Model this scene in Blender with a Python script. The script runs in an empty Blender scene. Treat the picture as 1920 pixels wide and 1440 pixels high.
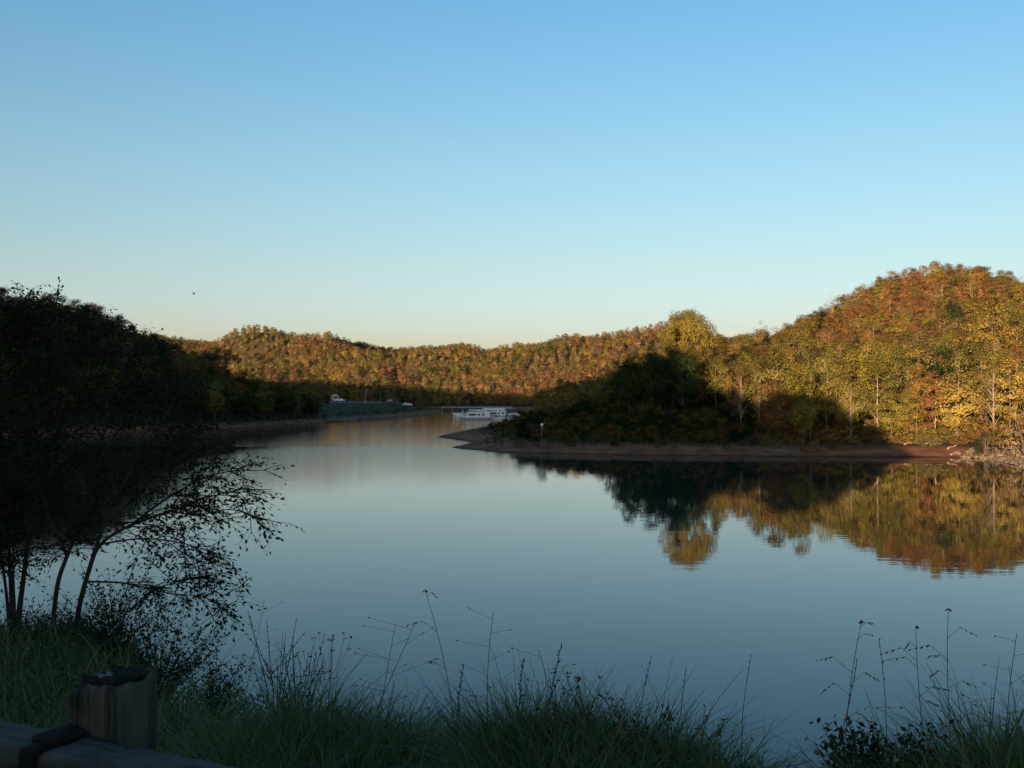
import bpy, math, random
import numpy as np
from mathutils import Vector, Matrix

# ------------------------------------------------------------------ camera, sky, sun, exposure
SC = bpy.context.scene
COL = SC.collection
EYE = 8.0                     # camera height above the lake (m)
FPX, HOR = 1900.0, 740.0      # focal length and horizon row in photo pixels
cam_d = bpy.data.cameras.new('camera')
cam = bpy.data.objects.new('camera', cam_d)
COL.objects.link(cam)
cam.location = (0, 0, EYE)
cam.rotation_euler = (math.radians(90) + math.atan(20 / FPX), 0, 0)
cam_d.sensor_width = 36
cam_d.lens = FPX / 1920 * 36
cam_d.clip_start = 0.05
cam_d.clip_end = 8000
SC.camera = cam

SUN_EL, SUN_AZ = math.radians(5.0), math.radians(180 + 24)
TAN = math.tan(SUN_EL)
SX, SY = math.sin(SUN_AZ - math.pi), math.cos(SUN_AZ - math.pi)             # horizontal travel direction of the sunlight
world = bpy.data.worlds.new('World')
SC.world = world
world.use_nodes = True
wn = world.node_tree
sky = wn.nodes.new('ShaderNodeTexSky')
sky.sky_type = 'NISHITA'
sky.sun_disc = False
sky.sun_elevation = SUN_EL
sky.sun_rotation = SUN_AZ
sky.dust_density, sky.air_density, sky.ozone_density = 1.2, 1.0, 2.5
tcw = wn.nodes.new('ShaderNodeTexCoord')
sepw = wn.nodes.new('ShaderNodeSeparateXYZ')
wn.links.new(tcw.outputs['Generated'], sepw.inputs[0])
tone = wn.nodes.new('ShaderNodeValToRGB')      # air colour by height above the horizon, the same all round
for p_, c_ in ((0.063, (1.16, 1.00, 1.18)), (0.12, (1.17, 1.00, 0.96)), (0.22, (1.10, 1.06, 0.97)), (0.36, (0.87, 1.08, 1.08))):
    e_ = tone.color_ramp.elements.new(p_)
    e_.color = (*c_, 1)
tone.color_ramp.elements.remove(tone.color_ramp.elements[0])
tone.color_ramp.elements[-1].color = (0.87, 1.08, 1.08, 1)
wn.links.new(sepw.outputs['Z'], tone.inputs[0])
wb = wn.nodes.new('ShaderNodeVectorMath')
wb.operation = 'MULTIPLY'
wn.links.new(sky.outputs[0], wb.inputs[0])
wn.links.new(tone.outputs[0], wb.inputs[1])
wn.links.new(wb.outputs[0], wn.nodes['Background'].inputs[0])
wn.nodes['Background'].inputs[1].default_value = 0.12
sun_d = bpy.data.lights.new('sun', 'SUN')
sun_d.energy = 5.0
sun_d.angle = math.radians(0.5)
sun_d.color = (1.0, 0.69, 0.43)
sun = bpy.data.objects.new('sun', sun_d)
COL.objects.link(sun)
sun.rotation_euler = Vector((SX * math.cos(SUN_EL), SY * math.cos(SUN_EL), -math.sin(SUN_EL))).to_track_quat('-Z', 'Y').to_euler()
vs = SC.view_settings
vs.view_transform = 'Standard'
vs.look = 'None'
vs.exposure = 1.34
vs.gamma = 1.0
SC.cycles.max_bounces = 6
SC.cycles.diffuse_bounces = 2
SC.cycles.glossy_bounces = 3
SC.cycles.transmission_bounces = 3

rng = np.random.default_rng(11)
rnd = random.Random(5)

# ------------------------------------------------------------------ helpers
def P(px, py, d):
    """a place given by its direction in the photograph and its real distance"""
    return Vector(((px - 960) / FPX * d, d, EYE - (py - HOR) / FPX * d))

def mesh_obj(name, verts, faces, mat, parent=None, smooth=False, mats=None, midx=None):
    me = bpy.data.meshes.new(name)
    me.from_pydata([tuple(v) for v in verts], [], faces)
    for m in (mats or [mat]):
        me.materials.append(m)
    if midx is not None:
        me.polygons.foreach_set('material_index', midx)
    if smooth:
        me.polygons.foreach_set('use_smooth', [True] * len(me.polygons))
    o = bpy.data.objects.new(name, me)
    COL.objects.link(o)
    o.parent = parent
    return o

def quads_mesh(name, V, F, mat, attr=None, smooth=False):
    """V (n,3) float array, F (m,4) int array"""
    me = bpy.data.meshes.new(name)
    n, m = len(V), len(F)
    k = F.shape[1]
    me.vertices.add(n)
    me.vertices.foreach_set('co', np.asarray(V, np.float32).ravel())
    me.loops.add(m * k)
    me.loops.foreach_set('vertex_index', np.asarray(F, np.int32).ravel())
    me.polygons.add(m)
    me.polygons.foreach_set('loop_start', np.arange(0, m * k, k, dtype=np.int32))
    me.polygons.foreach_set('loop_total', np.full(m, k, np.int32))
    if smooth:
        me.polygons.foreach_set('use_smooth', np.ones(m, bool))
    if attr is not None:
        a = me.attributes.new('shade', 'FLOAT', 'FACE')
        a.data.foreach_set('value', np.asarray(attr, np.float32))
    me.materials.append(mat)
    me.update(calc_edges=True)
    me.validate()
    return me

def link(name, me, parent=None):
    o = bpy.data.objects.new(name, me)
    COL.objects.link(o)
    o.parent = parent
    return o

def tag(o, label=None, cat=None, group=None, kind=None):
    if label: o['label'] = label
    if cat: o['category'] = cat
    if group: o['group'] = group
    if kind: o['kind'] = kind
    return o

def empty(name, loc=(0, 0, 0), rz=0.0, scale=None):
    o = bpy.data.objects.new(name, None)
    COL.objects.link(o)
    o.location = loc
    o.rotation_euler = (0, 0, rz)
    if scale is not None:
        o.scale = scale
    o.empty_display_size = 0.2
    return o

class MB:
    def __init__(s): s.v, s.f = [], []
    def box(s, c, d, rz=0.0, taper=1.0, rx=0.0):
        b = len(s.v); M = Matrix.Rotation(rz, 3, 'Z') @ Matrix.Rotation(rx, 3, 'X')
        for z in (-.5, .5):
            k = taper if z > 0 else 1.0
            for x, y in ((-.5, -.5), (.5, -.5), (.5, .5), (-.5, .5)):
                s.v.append(Vector(c) + M @ Vector((x * d[0] * k, y * d[1] * k, z * d[2])))
        for f in ((3, 2, 1, 0), (4, 5, 6, 7), (0, 1, 5, 4), (1, 2, 6, 5), (2, 3, 7, 6), (3, 0, 4, 7)):
            s.f.append(tuple(b + i for i in f))
        return s
    def tube(s, pts, radii, n=6, cap=True):
        pts = [Vector(p) for p in pts]; b = len(s.v); up = Vector((0.31, 0.2, 0.93))
        for i, p in enumerate(pts):
            t = (pts[min(i + 1, len(pts) - 1)] - pts[max(i - 1, 0)])
            t = t.normalized() if t.length > 1e-9 else Vector((0, 0, 1))
            a = t.cross(up)
            if a.length < 1e-3: a = t.cross(Vector((1, 0, 0)))
            a.normalize(); c = t.cross(a)
            for k in range(n):
                w = 2 * math.pi * k / n
                s.v.append(p + (a * math.cos(w) + c * math.sin(w)) * radii[i])
        for i in range(len(pts) - 1):
            for k in range(n):
                s.f.append((b + i * n + k, b + i * n + (k + 1) % n, b + (i + 1) * n + (k + 1) % n, b + (i + 1) * n + k))
        if cap:
            s.f.append(tuple(b + k for k in reversed(range(n))))
            s.f.append(tuple(b + (len(pts) - 1) * n + k for k in range(n)))
        return s
    def prism(s, prof, y0, y1):
        """profile in x,z extruded along y"""
        b = len(s.v); n = len(prof)
        for y in (y0, y1):
            for x, z in prof: s.v.append(Vector((x, y, z)))
        for k in range(n):
            s.f.append((b + k, b + (k + 1) % n, b + n + (k + 1) % n, b + n + k))
        s.f.append(tuple(b + k for k in range(n))); s.f.append(tuple(b + n + k for k in reversed(range(n))))
        return s
    def build(s, name, mat, parent=None, smooth=False):
        return mesh_obj(name, s.v, s.f, mat, parent, smooth)

# ------------------------------------------------------------------ materials
def new_mat(name):
    m = bpy.data.materials.new(name); m.use_nodes = True
    nt = m.node_tree
    return m, nt, nt.nodes['Principled BSDF']

def node(nt, typ, **kw):
    n = nt.nodes.new(typ)
    for k, v in kw.items(): setattr(n, k, v)
    return n

def ramp(nt, stops):
    r = node(nt, 'ShaderNodeValToRGB')
    el = r.color_ramp.elements
    while len(el) < len(stops): el.new(0.5)
    for e, (p, c) in zip(el, stops):
        e.position = p; e.color = (*c, 1)
    return r

def plain(name, col, rough=0.6, spec=0.3, noise=0.25, scale=6.0, metal=0.0):
    m, nt, b = new_mat(name)
    tc = node(nt, 'ShaderNodeTexCoord')
    nz = node(nt, 'ShaderNodeTexNoise'); nz.inputs['Scale'].default_value = scale; nz.inputs['Detail'].default_value = 4
    nt.links.new(tc.outputs['Object'], nz.inputs['Vector'])
    r = ramp(nt, [(0.3, tuple(c * (1 - noise) for c in col)), (0.7, tuple(min(1, c * (1 + noise)) for c in col))])
    nt.links.new(nz.outputs['Fac'], r.inputs['Fac'])
    nt.links.new(r.outputs['Color'], b.inputs['Base Color'])
    b.inputs['Roughness'].default_value = rough
    b.inputs['Specular IOR Level'].default_value = spec
    b.inputs['Metallic'].default_value = metal
    return m

def leaf_mat(name, src, base=None, trans=0.25, spread=0.45):
    """src 'tint': the colour each tree carries itself; 'shade': value of each leaf"""
    m, nt, b = new_mat(name)
    nt.nodes.remove(b)
    out = nt.nodes['Material Output']
    if src == 'tint':
        a = node(nt, 'ShaderNodeAttribute', attribute_type='INSTANCER', attribute_name='tint')
        col = a.outputs['Color']
    else:
        c = node(nt, 'ShaderNodeRGB'); c.outputs[0].default_value = (*base, 1); col = c.outputs[0]
    sh = node(nt, 'ShaderNodeAttribute', attribute_name='shade')
    mr = node(nt, 'ShaderNodeMapRange')
    mr.inputs['To Min'].default_value = 1 - spread; mr.inputs['To Max'].default_value = 1 + spread
    nt.links.new(sh.outputs['Fac'], mr.inputs['Value'])
    hs = node(nt, 'ShaderNodeHueSaturation')
    nt.links.new(col, hs.inputs['Color']); nt.links.new(mr.outputs[0], hs.inputs['Value'])
    h2 = node(nt, 'ShaderNodeMapRange'); h2.inputs['To Min'].default_value = 0.485; h2.inputs['To Max'].default_value = 0.515
    nt.links.new(sh.outputs['Fac'], h2.inputs['Value']); nt.links.new(h2.outputs[0], hs.inputs['Hue'])
    d = node(nt, 'ShaderNodeBsdfDiffuse'); t = node(nt, 'ShaderNodeBsdfTranslucent'); mx = node(nt, 'ShaderNodeMixShader')
    mx.inputs[0].default_value = trans
    nt.links.new(hs.outputs[0], d.inputs[0]); nt.links.new(hs.outputs[0], t.inputs[0])
    nt.links.new(d.outputs[0], mx.inputs[1]); nt.links.new(t.outputs[0], mx.inputs[2]); nt.links.new(mx.outputs[0], out.inputs[0])
    return m

M_LEAF = leaf_mat('tree_foliage', 'tint')
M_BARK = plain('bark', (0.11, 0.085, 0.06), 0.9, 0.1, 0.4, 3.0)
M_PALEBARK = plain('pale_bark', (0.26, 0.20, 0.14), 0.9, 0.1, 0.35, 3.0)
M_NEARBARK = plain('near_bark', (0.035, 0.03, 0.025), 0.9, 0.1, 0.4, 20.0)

# ------------------------------------------------------------------ terrain shape
LAKE = np.array([(-60, -20), (60, -20), (85, 30), (80, 70), (66, 95), (58, 106), (56.5, 112), (58.5, 120), (60, 126), (56, 129.2),
    (44, 130), (30.6, 132), (17, 134.5), (9, 136), (2.9, 138), (-2, 141.5), (-6, 147), (-8.6, 152.5), (-8.9, 156), (-7.6, 162), (-6.2, 168), (-8, 176),
    (-12, 184), (-14, 190), (-14.2, 197), (-12.5, 208), (-9, 225), (-5, 250), (3, 290), (15, 340), (18, 420), (10, 520), (0, 590), (-20, 606),
    (-60, 602), (-85, 575), (-62, 510), (-36, 482), (-31.5, 470), (-32, 440), (-34, 400), (-38, 360), (-44, 323), (-54, 287), (-60, 262),
    (-66, 241), (-77, 223), (-92, 203), (-100, 188), (-118, 150), (-110, 100), (-90, 50)], float)

def lake_dist(x, y):
    """metres inland from the shore (negative on the lake)"""
    x = np.asarray(x, float); y = np.asarray(y, float)
    best = np.full(x.shape, 1e18); inside = np.zeros(x.shape, bool)
    n = len(LAKE)
    for i in range(n):
        ax, ay = LAKE[i]; bx, by = LAKE[(i + 1) % n]
        dx, dy = bx - ax, by - ay
        t = np.clip(((x - ax) * dx + (y - ay) * dy) / (dx * dx + dy * dy), 0, 1)
        best = np.minimum(best, (x - ax - t * dx) ** 2 + (y - ay - t * dy) ** 2)
        c = ((ay > y) != (by > y))
        with np.errstate(divide='ignore', invalid='ignore'):
            xi = ax + (y - ay) * dx / (dy if dy != 0 else 1e-9)
        inside ^= c & (x < xi)
    d = np.sqrt(best)
    return np.where(inside, -d, d)

def sst(a, b, v):
    t = np.clip((v - a) / (b - a), 0, 1); return t * t * (3 - 2 * t)

_ph = np.random.default_rng(3).uniform(0, 6.28, (6, 8, 3))
def wob(x, y, L, k=0):
    """smooth noise about -1..1 with features about L metres long"""
    s = 0
    for i in range(7):
        a = _ph[k, i, 0]; f = (0.7 + 0.16 * i) * 2 * math.pi / L / 1.6
        s = s + np.sin(f * (x * math.cos(a) + y * math.sin(a)) + _ph[k, i, 1] + 1.3 * np.sin(f * .6 * (x * math.sin(a) - y * math.cos(a)) + _ph[k, i, 2]))
    return s / 4.0

FAR_PX = [-900, -300, 100, 280, 400, 490, 600, 680, 760, 860, 910, 1000, 1110, 1215, 1260, 1340, 1420, 1600, 2200, 3000]
FAR_Y = [600, 600, 606, 615, 628, 622, 637, 632, 648, 640, 648, 632, 625, 608, 606, 618, 626, 620, 600, 600]
FAR_D = [1000, 1000, 1000, 1000, 980, 960, 1000, 980, 1050, 1000, 980, 930, 880, 860, 860, 860, 860, 860, 860, 860]
LH_PX = [-900, -200, 0, 130, 220, 270, 310, 350, 400, 440, 500, 570, 600]
LH_H = [30, 26, 22, 20.5, 16.5, 12.5, 10, 8, 6.5, 4, 1.5, 0, 0]
# heights the shade reaches, seen in the photograph as (column, row, distance); the ridge that casts it stands 40 m behind
EDGE = [(1668, 840, 139), (1652, 790, 142), (1592, 778, 147), (1562, 756, 152), (1511, 752, 156), (1452, 758, 160), (1422, 752, 164), (1405, 732, 168), (1365, 736, 172),
        (1341, 728, 176), (1312, 704, 180), (1303, 660, 183),
        (1250, 650, 185), (1180, 650, 190), (1100, 712, 330), (1000, 722, 420), (950, 733, 560), (800, 724, 615), (700, 716, 615), (600, 710, 615), (520, 700, 600),
        (440, 650, 280), (350, 590, 275), (250, 535, 270), (130, 500, 265), (0, 490, 262), (-200, 485, 260)]
_e = []
for _p, _q, _d in EDGE:
    _x, _z = (_p - 960) / FPX * _d, EYE - (_q - HOR) / FPX * _d
    _e.append((_x * SY - _d * SX, _z + (_x * SX + _d * SY + 40) * TAN))
_e += [(-4, 15.2), (2, 14.0), (30, 13), (60, 10), (120, 8), (-600, 58), (-900, 40)]
_e.sort()
RIDGE_U, RIDGE_H = [p[0] for p in _e], [p[1] for p in _e]

def ground(x, y):
    x = np.asarray(x, float); y = np.asarray(y, float)
    s = lake_dist(x, y) + 0.7 * wob(x, y, 9, 0) * sst(30, 70, y) + 0.25 * wob(x, y, 2.5, 5)
    yy = np.maximum(y, 1.0)
    px = 960 + FPX * x / yy
    px = np.where(y < 60, np.where(x > 0, 3000, -900), px)
    h = np.where(s < 0, np.maximum(s * 0.16, -3.0), np.minimum(s, 6) * 0.2 + np.clip(s - 6, 0, 60) * 0.04)
    inl = sst(6, 34, s)
    # sunlit hill on the right
    dv = (y - 350) ** 2 / (2 * 84. ** 2)
    h = h + inl * (21.5 * np.exp(-((x - 147) ** 2 / (2 * 80. ** 2) + dv)) + 18.5 * np.exp(-((x - 144) ** 2 / (2 * 25. ** 2) + 2 * dv))
                   + 3.0 * np.exp(-((x - 36) ** 2 / (2 * 20. ** 2) + (y - 195) ** 2 / (2 * 26. ** 2)))) * np.where(y > 60, 1, 0.3)
    # far ridges
    D = np.interp(px, FAR_PX, FAR_D); hy = np.interp(px, FAR_PX, FAR_Y)
    top = (HOR - hy) / FPX * D + EYE - 16
    t = (y - 585) / (D - 585)
    tc = np.clip(t, 0, 1)
    prof = 0.62 * tc + 0.38 * sst(0, 1, tc)
    prof = np.where(t > 1, 1 - 0.35 * sst(1, 2.2, t), prof)
    spur = (24 * wob(x, y, 210, 1) + 15 * wob(x, y, 90, 2)) * np.clip(4 * tc * (1 - tc), 0, 1)
    spur = spur + 12 * np.exp(-(((x + 112) / 55) ** 2 + ((y - 690) / 34) ** 2)) - 18 * np.exp(-(((x + 60) / 75) ** 2 + ((y - 775) / 34) ** 2)) \
        - 4 * np.exp(-(((x + 150) / 60) ** 2 + ((y - 850) / 30) ** 2)) + 14 * np.exp(-(((x - 20) / 60) ** 2 + ((y - 700) / 40) ** 2))
    h = h + sst(2, 40, s) * np.where(y > 585, np.maximum(top * prof + spur * sst(0, .3, tc), 0), 0)
    # wooded hill on the left
    lh = np.interp(px, LH_PX, LH_H)
    h = h + sst(3, 48, s) * lh * np.exp(-((y - 285) / 80.) ** 2) * (x < 0) * (y > 100)
    # mown ground with the parking lot
    lot = sst(9, 24, s) * sst(330, 350, y) * (1 - sst(540, 580, y)) * sst(-175, -150, x) * (1 - sst(-34, -24, x))
    h = h * (1 - lot) + lot * (3.2 + 0.0125 * (y - 350))
    # near bank
    crest = np.interp(x, [-60, -9, -5.5, -4.2, -3, -2, -1, 0, 0.9, 1.3, 1.55, 1.9, 2.4, 60], [16, 14.8, 13.5, 11, 8.2, 6.6, 5.0, 4.3, 3.9, 3.5, 3.3, 3.9, 4.1, 5])
    sl = np.interp(x, [-4, -2, -0.8, 0], [0.135, 0.125, 0.085, 0.045])
    top_z = 6.42 - sl * np.maximum(y - 1, 0) + 0.05 * wob(x, y, 2.2, 3)
    bank = np.where(y < crest, top_z, 6.42 - sl * np.maximum(crest - 1, 0) - (y - crest) * 0.62 + 0.08 * wob(x, y, 2.2, 3))
    bank = np.where((np.abs(x) < 75) & (y < 40), np.maximum(bank, -3.2), -3.2)
    # wooded ridge behind the camera that keeps the near shore in shade
    ss = x * SX + y * SY; u = x * SY - y * SX
    rh = np.interp(u, RIDGE_U, RIDGE_H) + 0.8 * wob(u, u * 0, 6, 4)
    wd = np.where(ss > -40, 24 + np.clip(-u, 0, 200) * 0.09, 60)
    ridge = (rh + 6) * np.exp(-((ss + 40) / wd) ** 2) - 6
    ridge = np.where((u < 200) & (u > -900), ridge, -6)
    h = np.maximum(np.maximum(h, bank), ridge)
    return h

def spaced(segs):
    out = []
    for a, b, st in segs:
        n = max(1, int(round((b - a) / st))); out += list(np.linspace(a, b, n, endpoint=False))
    out.append(segs[-1][1]); return np.array(out)

gx = spaced([(-2600, -1100, 100), (-1100, -420, 20), (-420, -180, 6), (-180, -24, 1.6), (-24, -9, .7), (-9, 7, .25), (7, 24, .7), (24, 75, 1.1), (75, 240, 3), (240, 700, 14), (700, 2600, 100)])
gy = spaced([(-900, -120, 40), (-120, -8, 3), (-8, 18, .3), (18, 120, 2), (120, 215, .9), (215, 340, 2.2), (340, 620, 5), (620, 1150, 9), (1150, 4200, 90)])
GX, GY = np.meshgrid(gx, gy)
GZ = ground(GX, GY)
nx, ny = len(gx), len(gy)
V = np.stack([GX.ravel(), GY.ravel(), GZ.ravel()], 1)
I = np.arange(nx * ny).reshape(ny, nx)
F = np.stack([I[:-1, :-1].ravel(), I[:-1, 1:].ravel(), I[1:, 1:].ravel(), I[1:, :-1].ravel()], 1)

def terrain_mat():
    m, nt, b = new_mat('ground_cover')
    L = nt.links.new
    geo = node(nt, 'ShaderNodeNewGeometry'); sep = node(nt, 'ShaderNodeSeparateXYZ'); L(geo.outputs['Position'], sep.inputs[0])
    n1 = node(nt, 'ShaderNodeTexNoise'); n1.inputs['Scale'].default_value = 0.35; n1.inputs['Detail'].default_value = 8; L(geo.outputs['Position'], n1.inputs['Vector'])
    n2 = node(nt, 'ShaderNodeTexNoise'); n2.inputs['Scale'].default_value = 3.0; n2.inputs['Detail'].default_value = 8; L(geo.outputs['Position'], n2.inputs['Vector'])
    mud = ramp(nt, [(0.3, (0.10, 0.042, 0.022)), (0.55, (0.19, 0.086, 0.044)), (0.75, (0.29, 0.15, 0.08))]); L(n1.outputs['Fac'], mud.inputs[0])
    lit = ramp(nt, [(0.3, (0.035, 0.028, 0.014)), (0.6, (0.075, 0.05, 0.025)), (0.8, (0.06, 0.065, 0.025))]); L(n2.outputs['Fac'], lit.inputs[0])
    grs = ramp(nt, [(0.35, (0.010, 0.018, 0.004)), (0.55, (0.022, 0.036, 0.007)), (0.7, (0.045, 0.04, 0.014))]); L(n1.outputs['Fac'], grs.inputs[0])
    # damp dark strip just above the water, then dry mud, then leaf litter
    zz = node(nt, 'ShaderNodeMath', operation='MULTIPLY_ADD'); L(n1.outputs['Fac'], zz.inputs[0]); zz.inputs[1].default_value = 0.9; L(sep.outputs['Z'], zz.inputs[2])
    m1 = node(nt, 'ShaderNodeMapRange'); L(zz.outputs[0], m1.inputs[0]); m1.inputs[1].default_value = 1.25; m1.inputs[2].default_value = 1.75
    x1 = node(nt, 'ShaderNodeMix', data_type='RGBA'); L(m1.outputs[0], x1.inputs['Factor']); L(mud.outputs[0], x1.inputs['A']); L(lit.outputs[0], x1.inputs['B'])
    a = node(nt, 'ShaderNodeAttribute', attribute_name='mown')
    x2 = node(nt, 'ShaderNodeMix', data_type='RGBA'); L(a.outputs['Fac'], x2.inputs['Factor']); L(x1.outputs['Result'], x2.inputs['A']); L(grs.outputs[0], x2.inputs['B'])
    w = node(nt, 'ShaderNodeMapRange'); L(sep.outputs['Z'], w.inputs[0]); w.inputs[1].default_value = 0.02; w.inputs[2].default_value = 0.22; w.inputs[3].default_value = 0.35
    x3 = node(nt, 'ShaderNodeVectorMath', operation='SCALE'); L(x2.outputs['Result'], x3.inputs[0]); L(w.outputs[0], x3.inputs['Scale'])
    L(x3.outputs[0], b.inputs['Base Color'])
    b.inputs['Roughness'].default_value = 0.95; b.inputs['Specular IOR Level'].default_value = 0.1
    bp = node(nt, 'ShaderNodeBump'); bp.inputs['Strength'].default_value = 0.5; bp.inputs['Distance'].default_value = 0.15
    L(n2.outputs['Fac'], bp.inputs['Height']); L(bp.outputs[0], b.inputs['Normal'])
    return m

me = quads_mesh('terrain', V, F, terrain_mat(), smooth=True)
sd = lake_dist(GX, GY)
mown = sst(7, 12, sd) * sst(300, 318, GY) * (1 - sst(530, 560, GY)) * sst(-140, -125, GX) * (GX < -20)
mown = np.maximum(mown, (GY < 25) * (np.abs(GX) < 30) * 0.8)
at = me.attributes.new('mown', 'FLOAT', 'POINT'); at.data.foreach_set('value', mown.ravel().astype(np.float32))
terrain = link('terrain', me); tag(terrain, 'wooded hills, beaches and banks around the lake', None, None, 'structure')

# ------------------------------------------------------------------ water
def water_mat():
    m, nt, b = new_mat('lake_water')
    L = nt.links.new
    b.inputs['Base Color'].default_value = (0.010, 0.022, 0.020, 1)
    b.inputs['IOR'].default_value = 1.34
    b.inputs['Roughness'].default_value = 0.015
    geo = node(nt, 'ShaderNodeNewGeometry'); sep = node(nt, 'ShaderNodeSeparateXYZ'); L(geo.outputs['Position'], sep.inputs[0])
    def wave(scale, det, stretch):
        mp = node(nt, 'ShaderNodeMapping'); mp.inputs['Scale'].default_value = (stretch, 1, 1); L(geo.outputs['Position'], mp.inputs['Vector'])
        n = node(nt, 'ShaderNodeTexNoise'); n.inputs['Scale'].default_value = scale; n.inputs['Detail'].default_value = det; L(mp.outputs[0], n.inputs['Vector'])
        return n.outputs['Fac']
    # breeze: wind ruffles the water beyond a sharp front about 155 m out
    wv = node(nt, 'ShaderNodeTexNoise'); wv.inputs['Scale'].default_value = 0.03; L(geo.outputs['Position'], wv.inputs['Vector'])
    ya = node(nt, 'ShaderNodeMath', operation='MULTIPLY_ADD'); L(wv.outputs['Fac'], ya.inputs[0]); ya.inputs[1].default_value = 8.0; L(sep.outputs['Y'], ya.inputs[2])
    def mr(src, a0, a1, b0, b1):
        n = node(nt, 'ShaderNodeMapRange'); n.interpolation_type = 'SMOOTHSTEP'; L(src, n.inputs[0])
        for k, v in zip((1, 2, 3, 4), (a0, a1, b0, b1)): n.inputs[k].default_value = v
        return n.outputs[0]
    def mul(p, q):
        n = node(nt, 'ShaderNodeMath', operation='MULTIPLY'); L(p, n.inputs[0]); L(q, n.inputs[1]); return n.outputs[0]
    # light air over the open left half, growing towards the front; the lee of the wooded shore lies still
    xw = node(nt, 'ShaderNodeMath', operation='MULTIPLY_ADD'); L(wv.outputs['Fac'], xw.inputs[0]); xw.inputs[1].default_value = 14.0; L(sep.outputs['X'], xw.inputs[2])
    near = mul(mul(mr(sep.outputs['Y'], 60, 156, 0.0025, 0.030), mul(mr(xw.outputs[0], -2, 14, 1.0, 0.03), mr(xw.outputs[0], -40, -22, 0.05, 1.0))), mr(ya.outputs[0], 158, 159.5, 1.0, 0.0))
    far = mr(ya.outputs[0], 158, 159.5, 0.0, 0.016)
    st = node(nt, 'ShaderNodeMath', operation='ADD'); L(near, st.inputs[0]); L(far, st.inputs[1])
    calm = node(nt, 'ShaderNodeBump'); calm.inputs['Strength'].default_value = 1.0; calm.inputs['Distance'].default_value = 0.0032; L(wave(1.1, 3, 0.45), calm.inputs['Height'])
    ruf = node(nt, 'ShaderNodeBump'); ruf.inputs['Strength'].default_value = 1.0; L(st.outputs[0], ruf.inputs['Distance']); L(wave(2.6, 4, 0.6), ruf.inputs['Height']); L(calm.outputs[0], ruf.inputs['Normal'])
    L(ruf.outputs[0], b.inputs['Normal'])
    return m
wt = mesh_obj('lake', [(-400, -30, 0), (300, -30, 0), (300, 700, 0), (-400, 700, 0)], [(0, 1, 2, 3)], water_mat())
tag(wt, 'calm blue lake with a ruffled strip beyond the sand spit', None, None, 'structure')
# ------------------------------------------------------------------ tree shapes (10 m tall, scaled per tree)
def leaf_quads(C, N, size, g, asp=0.75):
    """one quad per centre C facing roughly N"""
    n = len(C)
    N = N / (np.linalg.norm(N, axis=1, keepdims=True) + 1e-9)
    R = g.normal(size=(n, 3)); T = np.cross(N, R); T /= np.linalg.norm(T, axis=1, keepdims=True) + 1e-9
    B = np.cross(N, T)
    s = (size * g.uniform(0.6, 1.35, (n, 1))) * 0.5
    q = np.stack([C - T * s, C - B * s * asp, C + T * s, C + B * s * asp], 1)   # a diamond
    return q.reshape(-1, 3), np.arange(n * 4).reshape(n, 4)

def crown_mesh(name, seed, prof, zb, zt, nclump, nleaf, lsize, crad, dome=0.85, lobes=3, jit=0.45):
    g = np.random.default_rng(seed)
    t = g.uniform(0, 1, nclump) ** 0.9
    ang = g.uniform(0, 2 * math.pi, nclump)
    rr = np.interp(t, np.linspace(0, 1, len(prof)), prof)
    k = 1 + 0.22 * np.sin(lobes * ang + g.uniform(0, 6)) + 0.12 * np.sin(5 * ang + 3 * t)
    fr = np.sqrt(g.uniform(0.18, 1, nclump))
    cx, cy, cz = rr * k * fr * np.cos(ang), rr * k * fr * np.sin(ang), zb + (zt - zb) * t
    C = np.stack([cx, cy, cz], 1)
    cr = crad * g.uniform(0.6, 1.25, nclump)
    nl = np.maximum(3, (nleaf * (cr / crad) ** 2).astype(int))
    idx = np.repeat(np.arange(nclump), nl)
    D = g.normal(size=(len(idx), 3)); D /= np.linalg.norm(D, axis=1, keepdims=True)
    rad = cr[idx] * g.uniform(0.35, 1, len(idx)) ** 0.6
    L = C[idx] + D * rad[:, None] * np.array([1, 1, 0.72])
    ctr = np.array([0, 0, (zb + zt) / 2 - 1.0])
    N = D * 0.8 + dome * (L - ctr) / 2.6 + np.array([0, 0, 0.25]) + g.normal(size=D.shape) * jit
    V, F = leaf_quads(L, N, lsize, g)
    sh = np.clip(0.5 + 0.20 * g.normal(size=nclump)[idx] + 0.10 * g.normal(size=len(idx)), 0, 1)
    return quads_mesh(name, V, F, M_LEAF, sh), C

def trunk_mesh(name, seed, zt, r0, limbs, mat, lean=0.25, nsides=6):
    g = random.Random(seed); mb = MB()
    k = 6; pts = []; bx, by = g.uniform(-lean, lean), g.uniform(-lean, lean)
    for i in range(k + 1):
        f = i / k; pts.append(Vector((bx * f * f + 0.08 * math.sin(3 * f + seed), by * f * f + .06 * math.cos(4 * f + seed), -0.5 + (zt + 0.5) * f)))
    mb.tube(pts, [r0 * (1 - 0.85 * i / k) * (1.25 if i == 0 else 1) for i in range(k + 1)], nsides)
    if limbs is not None and len(limbs):
        for c in limbs:
            c = Vector(c); f = max(0.22, min(0.86, (c.z - 0.30 * (abs(c.x) + abs(c.y)) - 0.9) / zt))
            i = min(k - 1, int(f * k)); a = pts[i].lerp(pts[i + 1], f * k - i)
            mid = a.lerp(c, 0.5) + Vector((0, 0, 0.12 * (c - a).length)); rr = r0 * (1 - 0.85 * f) * 0.55
            mb.tube([a, mid, c], [rr, rr * .6, rr * .18], 4, cap=False)
    me = bpy.data.meshes.new(name); me.from_pydata([tuple(v) for v in mb.v], [], mb.f); me.materials.append(mat)
    me.polygons.foreach_set('use_smooth', [True] * len(me.polygons))
    return me

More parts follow.
